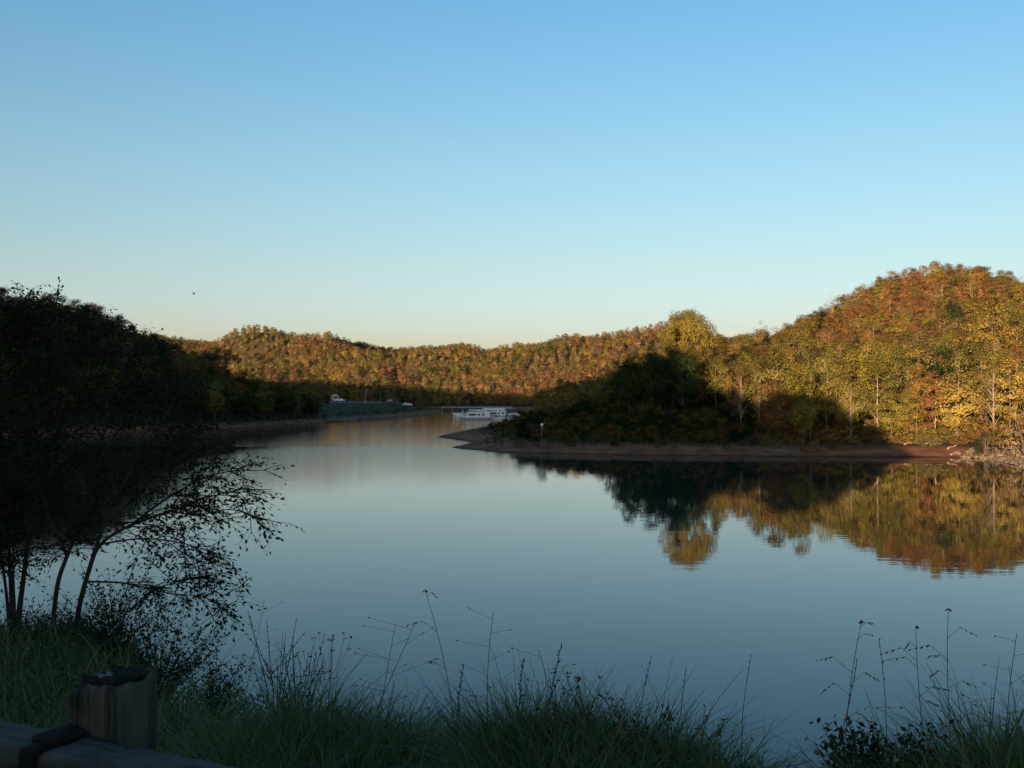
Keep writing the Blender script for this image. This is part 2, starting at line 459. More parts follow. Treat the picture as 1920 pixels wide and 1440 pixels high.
ROUND = [1.2, 2.5, 3.1, 3.2, 2.9, 2.1, 0.8]
OVAL = [1.0, 1.9, 2.3, 2.4, 2.2, 1.6, 0.5]
WIDE = [2.2, 3.6, 4.2, 4.1, 3.4, 2.2, 0.9]
SLIM = [0.7, 1.2, 1.5, 1.5, 1.3, 0.9, 0.3]
CONE = [2.3, 2.1, 1.8, 1.4, 1.0, 0.6, 0.1]
KINDS = {}
def kind(nm, seed, prof, zb, zt, ncl, nlf, ls, cr, r0, nlimb, bark, thin=0):
    cm, C = crown_mesh(nm + '_crown', seed, prof, zb, zt, ncl, nlf, ls, cr)
    C = C[np.argsort(C[:, 2])][:: max(1, len(C) // max(nlimb, 1))] if nlimb else []
    KINDS[nm] = (cm, trunk_mesh(nm + '_trunk', seed, zt - 0.9, r0, C, bark))
for i in range(3): kind('round%d' % i, 20 + i, ROUND, 2.0, 9.7, 64, 72, 0.26, 1.0, 0.17, 9, M_BARK)
for i in range(3): kind('oval%d' % i, 30 + i, OVAL, 2.2, 9.8, 54, 70, 0.25, 0.9, 0.15, 8, M_BARK)
for i in range(3): kind('sparse%d' % i, 40 + i, OVAL, 3.0, 9.8, 36, 34, 0.22, 0.8, 0.12, 12, M_PALEBARK)
for i in range(2): kind('slim%d' % i, 50 + i, SLIM, 3.2, 9.8, 28, 44, 0.22, 0.65, 0.10, 6, M_PALEBARK)
for i in range(2): kind('bare%d' % i, 55 + i, OVAL, 2.6, 9.8, 40, 7, 0.24, 0.9, 0.11, 26, M_PALEBARK)
kind('wide0', 64, [2.0, 3.4, 4.3, 4.5, 4.1, 3.2, 1.4], 4.0, 9.5, 200, 120, 0.17, 0.8, 0.2, 16, M_BARK)
kind('cone0', 61, CONE, 1.2, 9.9, 60, 40, 0.26, 0.7, 0.15, 0, M_BARK)
BROAD = ['round0', 'round1', 'round2', 'oval0', 'oval1', 'oval2']
THIN = ['sparse0', 'sparse1', 'sparse2', 'slim0', 'slim1', 'bare0', 'bare1']

# coarse crowns for the mass of the forest, kept out of the scene and instanced
MASS = bpy.data.collections.new('forest_sources')
def mass_kind(nm, seed, prof, zb, zt, ncl, nlf, ls, cr):
    cm, C = crown_mesh(nm, seed, prof, zb, zt, ncl, nlf, ls, cr, 1.3, 3, 0.22)
    tm = trunk_mesh(nm + '_t', seed, zt - 2.5, 0.12, [], M_BARK, nsides=4)
    # one mesh: crown + trunk
    V = [tuple(v.co) for v in cm.vertices] + [tuple(v.co) for v in tm.vertices]
    n = len(cm.vertices); Fs = [tuple(p.vertices) for p in cm.polygons] + [tuple(n + i for i in p.vertices) for p in tm.polygons]
    me = bpy.data.meshes.new(nm); me.from_pydata(V, [], Fs); me.materials.append(M_LEAF); me.materials.append(M_BARK)
    k = len(cm.polygons); sh = np.full(len(Fs), 0.5, np.float32); tmp = np.zeros(k, np.float32)
    cm.attributes['shade'].data.foreach_get('value', tmp); sh[:k] = tmp
    me.attributes.new('shade', 'FLOAT', 'FACE').data.foreach_set('value', sh)
    mi = np.zeros(len(Fs), np.int32); mi[k:] = 1; me.polygons.foreach_set('material_index', mi)
    o = bpy.data.objects.new(nm, me); MASS.objects.link(o)
for i in range(4): mass_kind('a_round%d' % i, 70 + i, ROUND, 1.2, 9.7, 46, 38, 0.42, 1.1)
for i in range(3): mass_kind('b_oval%d' % i, 80 + i, OVAL, 1.2, 9.8, 38, 36, 0.4, 1.0)
for i in range(2): mass_kind('c_thin%d' % i, 85 + i, OVAL, 2.0, 9.8, 32, 14, 0.36, 0.95)
NMASS = 9
SHRUBS = bpy.data.collections.new('shrub_sources')
SHR = [0.9, 1.25, 1.3, 1.1, 0.7, 0.3]
def shrub_mesh(nm, seed, ncl=26, nlf=26, ls=0.16, cr=0.42):
    cm, C = crown_mesh(nm, seed, SHR, 0.1, 1.9, ncl, nlf, ls, cr); return cm
for i in range(5):
    o = bpy.data.objects.new('s%d' % i, shrub_mesh('shrub%d' % i, 90 + i)); SHRUBS.objects.link(o)

def instancer(name, pts, vid, rot, scl, tint, coll):
    me = bpy.data.meshes.new(name); me.vertices.add(len(pts))
    me.vertices.foreach_set('co', np.asarray(pts, np.float32).ravel())
    a = me.attributes.new('vid', 'INT', 'POINT'); a.data.foreach_set('value', np.asarray(vid, np.int32))
    a = me.attributes.new('rot', 'FLOAT_VECTOR', 'POINT'); a.data.foreach_set('vector', np.asarray(rot, np.float32).ravel())
    a = me.attributes.new('scl', 'FLOAT_VECTOR', 'POINT'); a.data.foreach_set('vector', np.asarray(scl, np.float32).ravel())
    a = me.attributes.new('tint', 'FLOAT_VECTOR', 'POINT'); a.data.foreach_set('vector', np.asarray(tint, np.float32).ravel())
    o = link(name, me)
    g = bpy.data.node_groups.new(name + '_nodes', 'GeometryNodeTree')
    g.interface.new_socket('Geometry', in_out='INPUT', socket_type='NodeSocketGeometry')
    g.interface.new_socket('Geometry', in_out='OUTPUT', socket_type='NodeSocketGeometry')
    gi, go = g.nodes.new('NodeGroupInput'), g.nodes.new('NodeGroupOutput')
    ci = g.nodes.new('GeometryNodeCollectionInfo'); ci.inputs['Collection'].default_value = coll
    ci.inputs['Separate Children'].default_value = True; ci.inputs['Reset Children'].default_value = True
    ip = g.nodes.new('GeometryNodeInstanceOnPoints'); ip.inputs['Pick Instance'].default_value = True
    def na(nm, ty):
        n = g.nodes.new('GeometryNodeInputNamedAttribute'); n.data_type = ty; n.inputs['Name'].default_value = nm; return n.outputs['Attribute']
    er = g.nodes.new('FunctionNodeEulerToRotation')
    g.links.new(na('rot', 'FLOAT_VECTOR'), er.inputs[0])
    g.links.new(gi.outputs[0], ip.inputs['Points']); g.links.new(ci.outputs[0], ip.inputs['Instance'])
    g.links.new(na('vid', 'INT'), ip.inputs['Instance Index']); g.links.new(er.outputs[0], ip.inputs['Rotation']); g.links.new(na('scl', 'FLOAT_VECTOR'), ip.inputs['Scale'])
    g.links.new(ip.outputs[0], go.inputs[0])
    md = o.modifiers.new('instances', 'NODES'); md.node_group = g
    return o

# ------------------------------------------------------------------ autumn palette (albedo)
PAL = {'olive green': (0.085, 0.095, 0.022), 'yellow-green': (0.15, 0.135, 0.022), 'golden yellow': (0.21, 0.145, 0.034),
       'orange': (0.20, 0.10, 0.032), 'rust red': (0.15, 0.062, 0.035), 'tan brown': (0.17, 0.115, 0.055), 'dark green': (0.026, 0.042, 0.015), 'russet brown': (0.14, 0.07, 0.03)}
_m = (0.172, 0.106, 0.037)
PAL = {k: v if k == 'dark green' else tuple(1.22 * (0.66 * c + 0.34 * m) for c, m in zip(v, _m)) for k, v in PAL.items()}
PN = list(PAL)
WARM = np.array([-1, -.5, 0, 1, 1, .4, -1, .6])
GOLD = np.array([-.3, .6, 1, .3, -.5, -.2, -.8, -.6])
def pick(weights, g, at=None):
    w = np.array([weights.get(n, 0) for n in PN], float)
    if at is not None:      # stands of one kind: colour drifts in patches over the hillside
        q, r = wob(at[0], at[1], 70, 3), wob(at[0], at[1], 38, 5)
        w = w * np.exp(1.3 * q * WARM + 1.0 * r * GOLD)
    return PN[g.choice(len(PN), p=w / w.sum())]
W_HILL = {'olive green': 5, 'yellow-green': 5, 'golden yellow': 2.5, 'orange': 3, 'rust red': 1.6, 'tan brown': 4.5, 'dark green': 1.0, 'russet brown': 2}
W_FOOT = {'olive green': 6, 'yellow-green': 4.5, 'golden yellow': 1.2, 'orange': 1.3, 'rust red': 1.0, 'tan brown': 3, 'dark green': 0.8, 'russet brown': 2.5}
W_SHADE = {'olive green': 3, 'dark green': 7, 'russet brown': .5}  # darker picks for trees in shadow, shade put into the leaf colour
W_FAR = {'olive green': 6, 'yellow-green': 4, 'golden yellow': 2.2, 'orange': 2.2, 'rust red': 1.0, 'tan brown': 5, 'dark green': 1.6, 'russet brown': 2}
W_LEFT = {'olive green': 2.5, 'dark green': 6, 'russet brown': 1.5}  # dark leaf colours that deepen the shade on the left hill

# ------------------------------------------------------------------ where the trees stand
class T: pass
trees = []
NEAR_PX = [930, 960, 1000, 1100, 1140, 1165, 1200, 1300, 1325, 1350, 1400, 1450, 1500, 1550, 1600, 1700, 1800, 1860, 1920, 2100]
NEAR_TOP = [758, 742, 727, 722, 705, 668, 658, 655, 668, 662, 655, 640, 618, 640, 612, 612, 600, 580, 585, 580]
def clip_h(x, y, z, h, p, g):
    top = np.interp(p, NEAR_PX, NEAR_TOP) + g.uniform(0, 26)
    return min(h, (HOR - top) / FPX * y + EYE - z)
def scatter(x0, x1, y0, y1, step, jit=0.42, seed=1):
    g = np.random.default_rng(seed)
    xs, ys = np.meshgrid(np.arange(x0, x1, step), np.arange(y0, y1, step * 0.9))
    xs = xs + (np.arange(xs.shape[0]) % 2 * step * 0.5)[:, None]
    xs = (xs + g.uniform(-jit, jit, xs.shape) * step).ravel(); ys = (ys + g.uniform(-jit, jit, ys.shape) * step).ravel()
    px = 960 + FPX * xs / ys
    k = (px > -150) & (px < 2070)
    xs, ys = xs[k], ys[k]
    return xs, ys, ground(xs, ys), lake_dist(xs, ys), 960 + FPX * xs / ys

def add(x, y, z, h, w, kd, tint, region, name='broadleaf_tree', label=None, hero=False):
    t = T(); t.x, t.y, t.z, t.h, t.w, t.kd, t.tn, t.region, t.name, t.label, t.hero = x, y, z, h, w, kd, tint, region, name, label, hero
    trees.append(t)

# named trees first
def hero(px, y, top_py, wscale, kd, tint, label, name='broadleaf_tree'):
    x = (px - 960) / FPX * y; z = float(ground(np.array([x]), np.array([y]))[0])
    h = (HOR - top_py) / FPX * y + EYE - z
    add(x, y, z, h, wscale, kd, tint, 'hero', name, label, True)
hero(1288, 185, 576, 0.66, 'wide0', 'olive green', 'tall golden-topped tree standing above all others on the spit, only its top in sun')
hero(1340, 196, 634, 0.8, 'cone0', 'tan brown', 'pale tan cone-shaped tree beside the tall golden-topped tree', 'conifer_tree')
hero(1222, 172, 662, 0.9, 'round1', 'dark green', 'dark bushy tree in full shade below the tall golden-topped tree')
hero(1262, 176, 652, 0.75, 'round0', 'dark green', 'dark round tree in shade hiding the trunk of the golden-topped tree')
hero(1180, 174, 672, 0.8, 'round2', 'dark green', 'dark tree at the left shoulder of the shaded clump on the spit')
hero(1318, 178, 690, 0.8, 'round2', 'rust red', 'red-leaved tree catching the light edge beside the pale cone-shaped tree')
hero(1850, 158, 640, 0.62, 'cone0', 'tan brown', 'pale grey-green spire-shaped tree on the sunlit shore near the rocks', 'conifer_tree')
hero(1604, 150, 655, 0.9, 'round1', 'yellow-green', 'broad yellow-green tree just above the shadow edge on the sunlit shore')
hero(1588, 146, 690, 0.9, 'round0', 'olive green', 'full green tree leaning out of the shadow edge at the sunlit shore')
hero(1838, 148, 700, 0.45, 'slim0', 'orange', 'narrow orange tree in front of the pale spire-shaped tree')
hero(1500, 190, 600, 0.8, 'oval1', 'olive green', 'tall green tree rising midway up the left flank of the sunlit hill')
hero(1860, 200, 560, 0.8, 'round2', 'golden yellow', 'large yellow-olive tree high on the right flank of the sunlit hill')
hero(1560, 330, 545, 0.6, 'bare1', 'tan brown', 'bare grey tree poking above the skyline of the sunlit hill')
hero(1430, 305, 598, 0.8, 'sparse0', 'tan brown', 'small thin-leaved tree at the low left end of the sunlit skyline')
hero(1718, 139, 768, 1.2, 'sparse1', 'golden yellow', 'small yellow sapling alone on the sunlit beach', 'sapling')

# shaded wood on the spit and the foot of the sunlit hill
xs, ys, zs, sd_, px = scatter(-8, 130, 140, 262, 4.9, seed=21)
g = np.random.default_rng(22)
for x, y, z, s, p in zip(xs, ys, zs, sd_, px):
    if s < 7 or (p < 1430 and s < np.interp(p, [930, 1000, 1150, 1330, 1430], [8, 16, 30, 32, 14]) + 8 * g.uniform()): continue
    if p < 930: continue
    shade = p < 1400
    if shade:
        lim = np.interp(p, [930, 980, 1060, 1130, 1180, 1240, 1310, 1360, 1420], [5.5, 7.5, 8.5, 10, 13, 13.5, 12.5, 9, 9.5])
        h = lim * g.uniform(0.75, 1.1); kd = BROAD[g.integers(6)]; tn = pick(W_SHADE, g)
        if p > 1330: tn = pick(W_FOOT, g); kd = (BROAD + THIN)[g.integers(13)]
        reg = 'spit'
    else:
        h = g.uniform(8.0, 13.0) * (0.8 if s < 14 else 1); kd = (BROAD + THIN)[g.integers(13)]; tn = pick(W_FOOT, g, (x, y)); reg = 'foot'
    h = clip_h(x, y, z, h, p, g)
    if h < 3.0: continue
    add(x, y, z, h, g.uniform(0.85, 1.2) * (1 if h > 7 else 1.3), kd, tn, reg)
# sunlit hill
xs, ys, zs, sd_, px = scatter(10, 300, 255, 560, 4.7, seed=23)
for x, y, z, s, p in zip(xs, ys, zs, sd_, px):
    if s < 8: continue
    h = g.uniform(5.6, 10.2); add(x, y, z, h, g.uniform(0.85, 1.4), (BROAD * 2 + ['sparse0', 'sparse1', 'sparse2'])[g.integers(15)], pick(W_HILL, g, (x, y)), 'hill' if p > 1330 else 'middle')
# left hill
xs, ys, zs, sd_, px = scatter(-240, -50, 190, 420, 5.4, seed=25)
for x, y, z, s, p in zip(xs, ys, zs, sd_, px):
    if s < 5 or (y > 330 and p > 560) or p > 590: continue
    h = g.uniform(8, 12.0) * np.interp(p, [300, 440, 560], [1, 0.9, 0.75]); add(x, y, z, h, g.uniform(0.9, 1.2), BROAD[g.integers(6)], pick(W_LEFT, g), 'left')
# around the parking lot
for p, y, h in ((598, 372, 8), (588, 400, 9), (610, 560, 9), (640, 565, 10), (665, 570, 9), (690, 552, 13), (708, 556, 12), (724, 560, 12), (742, 565, 10), (760, 560, 11), (780, 562, 10.5), (655, 480, 5), (622, 500, 6), (800, 565, 8), (675, 540, 7), (650, 440, 5.5), (602, 430, 6), (700, 500, 5), (612, 390, 5), (752, 500, 6), (785, 505, 6)):
    x = (p - 960) / FPX * y; z = float(ground(np.array([x]), np.array([y]))[0])
    add(x, y, z, h, 1.1, BROAD[g.integers(6)], pick(W_LEFT, g), 'lot')
# far ridges
xs, ys, zs, sd_, px = scatter(-620, 620, 575, 1100, 5.3, seed=27)
for x, y, z, s, p in zip(xs, ys, zs, sd_, px):
    if s < 6 or p > 1560 or (p > 560 and p < 835 and y < 600): continue
    if abs(p - (483 + (y - 700) * 0.04)) < 3.2 and y > 740: continue            # power-line cut
    if 600 < p < 790 and abs(y - (760 - (p - 600) * 0.35)) < 16: continue        # two clearings shaped to give dark shadow bands
    if 620 < p < 700 and abs(y - 880) < 18: continue
    h = g.uniform(4.6, 8.4); add(x, y, z, h, g.uniform(0.95, 1.4), None, pick(W_FAR, g, (x * .6, y * .6)), 'far')

# which ones show largest: front-to-back sweep over the columns of the picture
for t in trees:
    t.px = 960 + FPX * t.x / t.y; t.pw = FPX * 0.3 * t.h * t.w / t.y; t.top = HOR - (t.z + t.h - EYE) / t.y * FPX; t.bot = HOR - (t.z - EYE) / t.y * FPX
hz = np.full(2200, 2000.0)
for t in sorted(trees, key=lambda q: q.y):
    a, b = int(max(0, t.px + 100 - t.pw)), int(min(2199, t.px + 100 + t.pw))
    t.vis = 0.0
    if b > a:
        seg = hz[a:b]; c = np.linspace(-1, 1, b - a); tp = t.top + (1 - np.sqrt(np.maximum(0, 1 - c * c))) * (t.bot - t.top) * 0.4
        t.vis = float(np.clip(np.minimum(seg, t.bot) - tp, 0, None).sum()); hz[a:b] = np.minimum(seg, tp)
    if t.px < -20 or t.px > 1940: t.vis = 0
order = sorted([t for t in trees if not t.hero and t.kd], key=lambda q: -q.vis)
single = [t for t in trees if t.hero] + [t for t in order if t.vis > 12][:283]
sset = set(id(t) for t in single)
REGION = {'spit': ('in the shaded wood on the spit', 'trees in the shaded wood on the spit'),
          'foot': ('on the lower sunlit slope', 'trees on the lower sunlit slope'),
          'hill': ('on the upper sunlit hillside', 'trees on the upper sunlit hillside'),
          'middle': ('on the low sunlit rise behind the spit', 'trees on the rise behind the spit'),
          'left': ('on the dark wooded hill', 'trees on the dark wooded hill'),
          'lot': ('behind the parking lot in shade', 'trees around the parking lot')}
HABIT = {'r': 'round-crowned', 'o': 'oval-crowned', 's': 'thin-leaved', 'b': 'nearly bare', 'w': 'wide-crowned', 'c': 'cone-shaped'}
ORD = ['first', 'second', 'third', 'fourth', 'fifth', 'sixth', 'seventh', 'eighth', 'ninth', 'tenth', 'eleventh', 'twelfth', 'thirteenth', 'fourteenth', 'fifteenth', 'sixteenth', 'seventeenth', 'eighteenth', 'nineteenth', 'twentieth']
same = {}
for t in single:
    if not t.hero:
        t.label = '%s %s tree %s' % (HABIT[t.kd[0]], t.tn, REGION[t.region][0]); same.setdefault(t.label, []).append(t)
for lab, ts in same.items():
    if len(ts) < 2: continue
    ts.sort(key=lambda q: q.px)
    n = len(ts)
    for i, t in enumerate(ts):
        if i < 20 and i <= n // 2: t.label = '%s, %s' % (lab, 'leftmost such' if i == 0 else ORD[i] + ' such from left')
        else: t.label = '%s, %s' % (lab, 'rightmost such' if i == n - 1 else ORD[min(19, n - 1 - i)] + ' such from right')
for t in single:
    cm, tm = KINDS[t.kd]
    k = t.h / 10
    rz = rnd.uniform(0, 6.28)
    e = empty(t.name, (t.x, t.y, t.z - 0.1), rz, (k * t.w, k * t.w, k))
    if t.hero: tag(e, t.label, 'tree')
    else:
        r, gname = REGION[t.region]
        tag(e, t.label, 'tree', gname)
    trk = link('trunk', tm, e)
    crn = link('crown', cm, e)
    v = rnd.uniform(0.8, 1.2); c = PAL[t.tn]
    if t.kd == 'wide0' and t.hero: v, c = 1.0, (0.155, 0.122, 0.030)
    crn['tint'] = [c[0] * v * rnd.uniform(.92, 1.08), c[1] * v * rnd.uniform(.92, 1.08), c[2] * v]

def mass(name, sel, label):
    if not sel: return
    n = len(sel)
    pts = [(t.x, t.y, t.z - 0.2) for t in sel]
    vid = rng.integers(0, NMASS, n); rot = np.zeros((n, 3)); rot[:, 2] = rng.uniform(0, 6.28, n)
    scl = np.array([(t.h / 10 * t.w, t.h / 10 * t.w, t.h / 10) for t in sel])
    tint = np.array([PAL[t.tn] for t in sel]) * (np.array([1.06, 1.1, 1.3]) if name == 'distant_forest' else 1.0) * rng.uniform(0.8, 1.2, (n, 1)) * rng.uniform(0.92, 1.08, (n, 3))  # far crowns paled and blued in their tint, standing in for haze
    o = instancer(name, pts, vid, rot, scl, tint, MASS); tag(o, label, 'forest', None, 'stuff')
rest = [t for t in trees if id(t) not in sset]
mass('hillside_forest', [t for t in rest if t.region != 'far'], 'autumn woodland filling the nearer hillsides around the lake')
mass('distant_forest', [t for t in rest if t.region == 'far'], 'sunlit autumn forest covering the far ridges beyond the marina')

# ------------------------------------------------------------------ undergrowth along the shores
def undergrowth():
    pts, scl, tint = [], [], []
    g = np.random.default_rng(31)
    for (x0, x1, y0, y1, st, sh) in ((-14, 110, 126, 215, 1.5, 0), (-14, 60, 215, 300, 3.2, 0), (-160, -50, 185, 300, 3.0, 1), (-100, -30, 270, 478, 2.2, 2)):
        xs, ys, zs, s, px = scatter(x0, x1, y0, y1, st, seed=int(131 + x1 + y1))
        for x, y, z, d, p in zip(xs, ys, zs, s, px):
            if sh == 1 and (d < 1.0 or z < .12): continue
            if sh != 1 and d < 2.5 + 2.4 * g.uniform() ** 2: continue
            if sh == 2 and d > 11 and g.uniform() < .55: continue
            if p > 1640 and d < 6.5 + 2 * g.uniform(): continue
            if g.uniform() < (0.25 if d < 30 else 0.6): continue
            k = g.uniform(0.35, 0.95) * (1.0 if d > 9 or sh == 1 else 0.5) * (1.25 if st > 2 else 1)
            if sh == 2: k *= 0.45 if d < 11 else 0.16
            elif p < 985: k *= np.interp(p, [880, 985], [0.3, 1])
            pts.append((x, y, z - 0.1)); scl.append((k * 1.25, k * 1.25, k * g.uniform(.8, 1.5)))
            if sh or p < 1420: nm = pick({'olive green': 3, 'dark green': 5, 'russet brown': 1.5}, g); f = 0.62  # brush on shadowed shores tinted darker, shade put into its colour
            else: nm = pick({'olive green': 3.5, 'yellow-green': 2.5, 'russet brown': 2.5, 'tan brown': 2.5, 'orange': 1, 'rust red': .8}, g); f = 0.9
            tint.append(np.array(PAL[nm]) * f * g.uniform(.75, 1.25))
    n = len(pts); rot = np.zeros((n, 3)); rot[:, 2] = g.uniform(0, 6.28, n)
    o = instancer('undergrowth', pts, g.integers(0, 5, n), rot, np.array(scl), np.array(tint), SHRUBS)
    tag(o, 'tangled low brush between the beach and the trees', 'undergrowth', None, 'stuff')
undergrowth()
#OBJECTS
# ------------------------------------------------------------------ things along the water
def gz(x, y): return float(ground(np.array([x]), np.array([y]))[0])
M_WHITE = plain('white_paint', (0.72, 0.72, 0.70), 0.4, 0.4, 0.06, 2)
M_GREYHULL = plain('grey_hull', (0.34, 0.34, 0.35), 0.45, 0.4, 0.12, 2)
M_GLASS = plain('dark_glass', (0.012, 0.014, 0.018), 0.1, 0.5, 0.1, 2)
M_BLUE = plain('blue_canvas', (0.03, 0.06, 0.16), 0.8, 0.2, 0.2, 3)
M_METAL = plain('grey_metal', (0.30, 0.31, 0.32), 0.4, 0.5, 0.1, 3)
M_ROOF = plain('pale_roof', (0.42, 0.43, 0.42), 0.5, 0.4, 0.15, 1)
M_DARK = plain('dark_rubber', (0.015, 0.015, 0.015), 0.8, 0.2, 0.2, 3)
M_TIMBER = plain('pier_timber', (0.22, 0.19, 0.15), 0.85, 0.2, 0.3, 4)
M_RED = plain('dark_canvas', (0.06, 0.02, 0.04), 0.8, 0.2, 0.2, 3)

def boat_hull(L, W, h, rake=1.1):
    """pointed hull, bow at -x"""
    st = [(-L / 2, 0.02, h * 1.15), (-L / 2 + .9, W * .30, h * 1.1), (-L / 2 + 2.2, W * .45, h * 1.03), (0, W * .5, h), (L / 2, W * .48, h)]
    v, f = [], []
    for i, (x, w, z) in enumerate(st):
        xb = x + (rake if i == 0 else rake * .5 if i == 1 else 0)
        v += [(x, -w, z), (xb, -w * .75, -.3), (xb, w * .75, -.3), (x, w, z)]
    for i in range(len(st) - 1):
        a, b = 4 * i, 4 * i + 4
        for k in range(4): f.append((a + k, a + (k + 1) % 4, b + (k + 1) % 4, b + k))
    f.append((0, 1, 2, 3)); k = 4 * (len(st) - 1); f.append((k + 3, k + 2, k + 1, k))
    return v, f

def houseboat(x, y, rz, L, label, hullmat=None, s=1.0):
    e = empty('houseboat', (x, y, 0), rz, (s, s, s)); tag(e, label, 'boat', 'boats moored at the marina')
    W = 3.4; hm = .62
    v, f = boat_hull(L, W, hm); mesh_obj('hull', v, f, hullmat or M_GREYHULL, e)
    c0, c1 = -L * .27, L * .46
    MB().prism([(c0 - .35, hm + .02), (c1, hm + .02), (c1 - .15, 2.35), (c0 + .55, 2.35)], -W * .42, W * .42).build('cabin', M_WHITE, e)
    MB().box(((c0 + c1) / 2 + .2, 0, 2.42), (c1 - c0 + .5, W * .92, .12)).build('roof', M_WHITE, e)
    yw = -W * .42 - .012
    for a, b, z0, z1, rk in ((c0 + .75, c0 + 3.2, 1.30, 1.86, .2), (c0 + 3.75, c0 + 4.5, 1.32, 1.84, 0), (c0 + 5.15, c0 + 5.95, 1.32, 1.84, 0)):
        MB().prism([(a, z0), (b, z0), (b + rk * .6, z1), (a + rk, z1)], yw - .02, yw + .03).build('window', M_GLASS, e)
    MB().prism([(c0 - .31, 1.05), (c0 - .25, 1.05), (c0 + .2, 2.1), (c0 + .14, 2.1)], -W * .34, W * .34).build('windscreen', M_GLASS, e)
    r = MB()
    for k in range(5): r.tube([(-L / 2 + .5 + k * .52, -W * (.17 + .055 * k), hm + .05), (-L / 2 + .5 + k * .52, -W * (.17 + .055 * k), hm + .95)], [.025, .025], 4)
    r.tube([(-L / 2 + .4, -W * .16, hm + .95), (-L / 2 + 2.7, -W * .40, hm + .95)], [.025, .025], 4)
    r.build('bow_rail', M_METAL, e)
    MB().box((L * .47, 0, hm + .55), (.5, W * .7, 1.0)).build('stern_bench', M_GREYHULL, e)
    return e

def runabout(x, y, rz, L, cover, label, top=True):
    e = empty('motorboat', (x, y, 0), rz); tag(e, label, 'boat', 'boats moored at the marina')
    v, f = boat_hull(L, 2.3, .75, .8); mesh_obj('hull', v, f, M_WHITE, e)
    MB().prism([(-L * .12, .78), (L * .02, .78), (L * .02, 1.3), (-L * .02, 1.35)], -.85, .85).build('windscreen', M_GLASS, e)
    MB().box((L * .28, 0, .95), (L * .34, 1.7, .3), taper=.85).build('cockpit', cover, e)
    if top:
        t = MB().box((L * .12, 0, 2.3), (L * .42, 2.0, .12), taper=.9).build('canopy', cover, e)
        pl = MB()
        for sx in (-.06, .30):
            for sy in (-.9, .9): pl.tube([(L * sx, sy, .8), (L * sx, sy * .95, 2.28)], [.03, .03], 4)
        pl.build('canopy_frame', M_METAL, e)
    MB().box((L / 2 + .22, 0, .7), (.4, .45, .9), taper=.7).build('outboard_motor', M_DARK, e)
    return e

houseboat(-11.9, 326, 0.02, 10.6, 'nearest and largest white cabin boat with dark windows and grey hull')
houseboat(-6.0, 352, -0.1, 9.0, 'white cabin boat moored behind the stern of the nearest cabin boat', M_WHITE, .95)
houseboat(-13.5, 377, 0.05, 9.5, 'white cabin boat with its roof showing over the nearest cabin boat', M_WHITE)
runabout(-15.8, 344, 0.15, 6.5, M_BLUE, 'blue-topped motorboat behind the bow of the nearest cabin boat')
runabout(-10.2, 343, -0.1, 6.2, M_RED, 'motorboat with dark maroon cover in the second row of the marina', False)
runabout(-7.6, 341, 0.1, 6.0, M_BLUE, 'blue-covered motorboat behind the middle of the nearest cabin boat')
runabout(-3.9, 334, 0.2, 6.4, M_BLUE, 'motorboat with blue canopy half hidden by the spit bushes')
runabout(-4.9, 327.5, 0.05, 5.4, M_GREYHULL, 'small grey-covered motorboat just astern of the nearest cabin boat', False)
runabout(-15.2, 362, 0.0, 6.8, M_GREYHULL, 'grey-topped motorboat at the outer end of the marina rows')
runabout(-1.5, 345, 0.1, 6.0, M_BLUE, 'motorboat farthest along the marina behind the spit foliage')
houseboat(-7.8, 378, -0.05, 9.6, 'tall white houseboat in the back row behind the blue-covered motorboat', M_GREYHULL, 1.2)
for q, (bx, by, cv, lb) in enumerate(((-18.6, 388, M_BLUE, 'blue-topped motorboat at the far left of the marina under the dock roof'), (-14.2, 390, M_RED, 'maroon-topped motorboat under the middle of the dock roof'),
        (-17.6, 373, M_BLUE, 'blue-topped motorboat left of the nearest cabin boat in the back row'), (-1.8, 372, M_GREYHULL, 'grey-topped motorboat at the spit end of the back row'), (-4.6, 392, M_BLUE, 'blue-topped motorboat under the spit end of the dock roof'), (-13.0, 352, M_BLUE, 'blue-topped motorboat between the nearest cabin boat and the back row'))):
    ob = runabout(bx, by, .1 * q, 7.0, cv, lb); ob.scale = (1.25, 1.25, 1.3)
dk = empty('covered_dock', (-14, 402, 0)); tag(dk, 'long pale-roofed covered dock behind the moored boats', 'dock')
MB().box((0, 0, .35), (28, 2.4, .3)).build('walkway', M_TIMBER, dk)
MB().prism([(-14, 3.0), (14, 3.0), (14, 3.12), (-14, 3.12)], -3.2, 3.2).build('roof', M_ROOF, dk)
for k in range(8):
    MB().tube([(-13.5 + k * 3.86, -2.6, -1.0), (-13.5 + k * 3.86, -2.6, 3.0)], [.09, .09], 6).build('post', M_METAL, dk)
fd = empty('finger_pier', (-11.5, 332.5, 0)); tag(fd, 'low floating pier alongside the nearest cabin boat', 'pier')
for k in range(14):
    MB().box((-7 + k * 1.0, 0, .32), (.94, 1.3, .1)).build('plank', M_TIMBER, fd)
for k in range(4): MB().tube([(-7 + k * 4.4, -.7, -1), (-7 + k * 4.4, -.7, 1.5)], [.1, .1], 6).build('pile', M_TIMBER, fd)

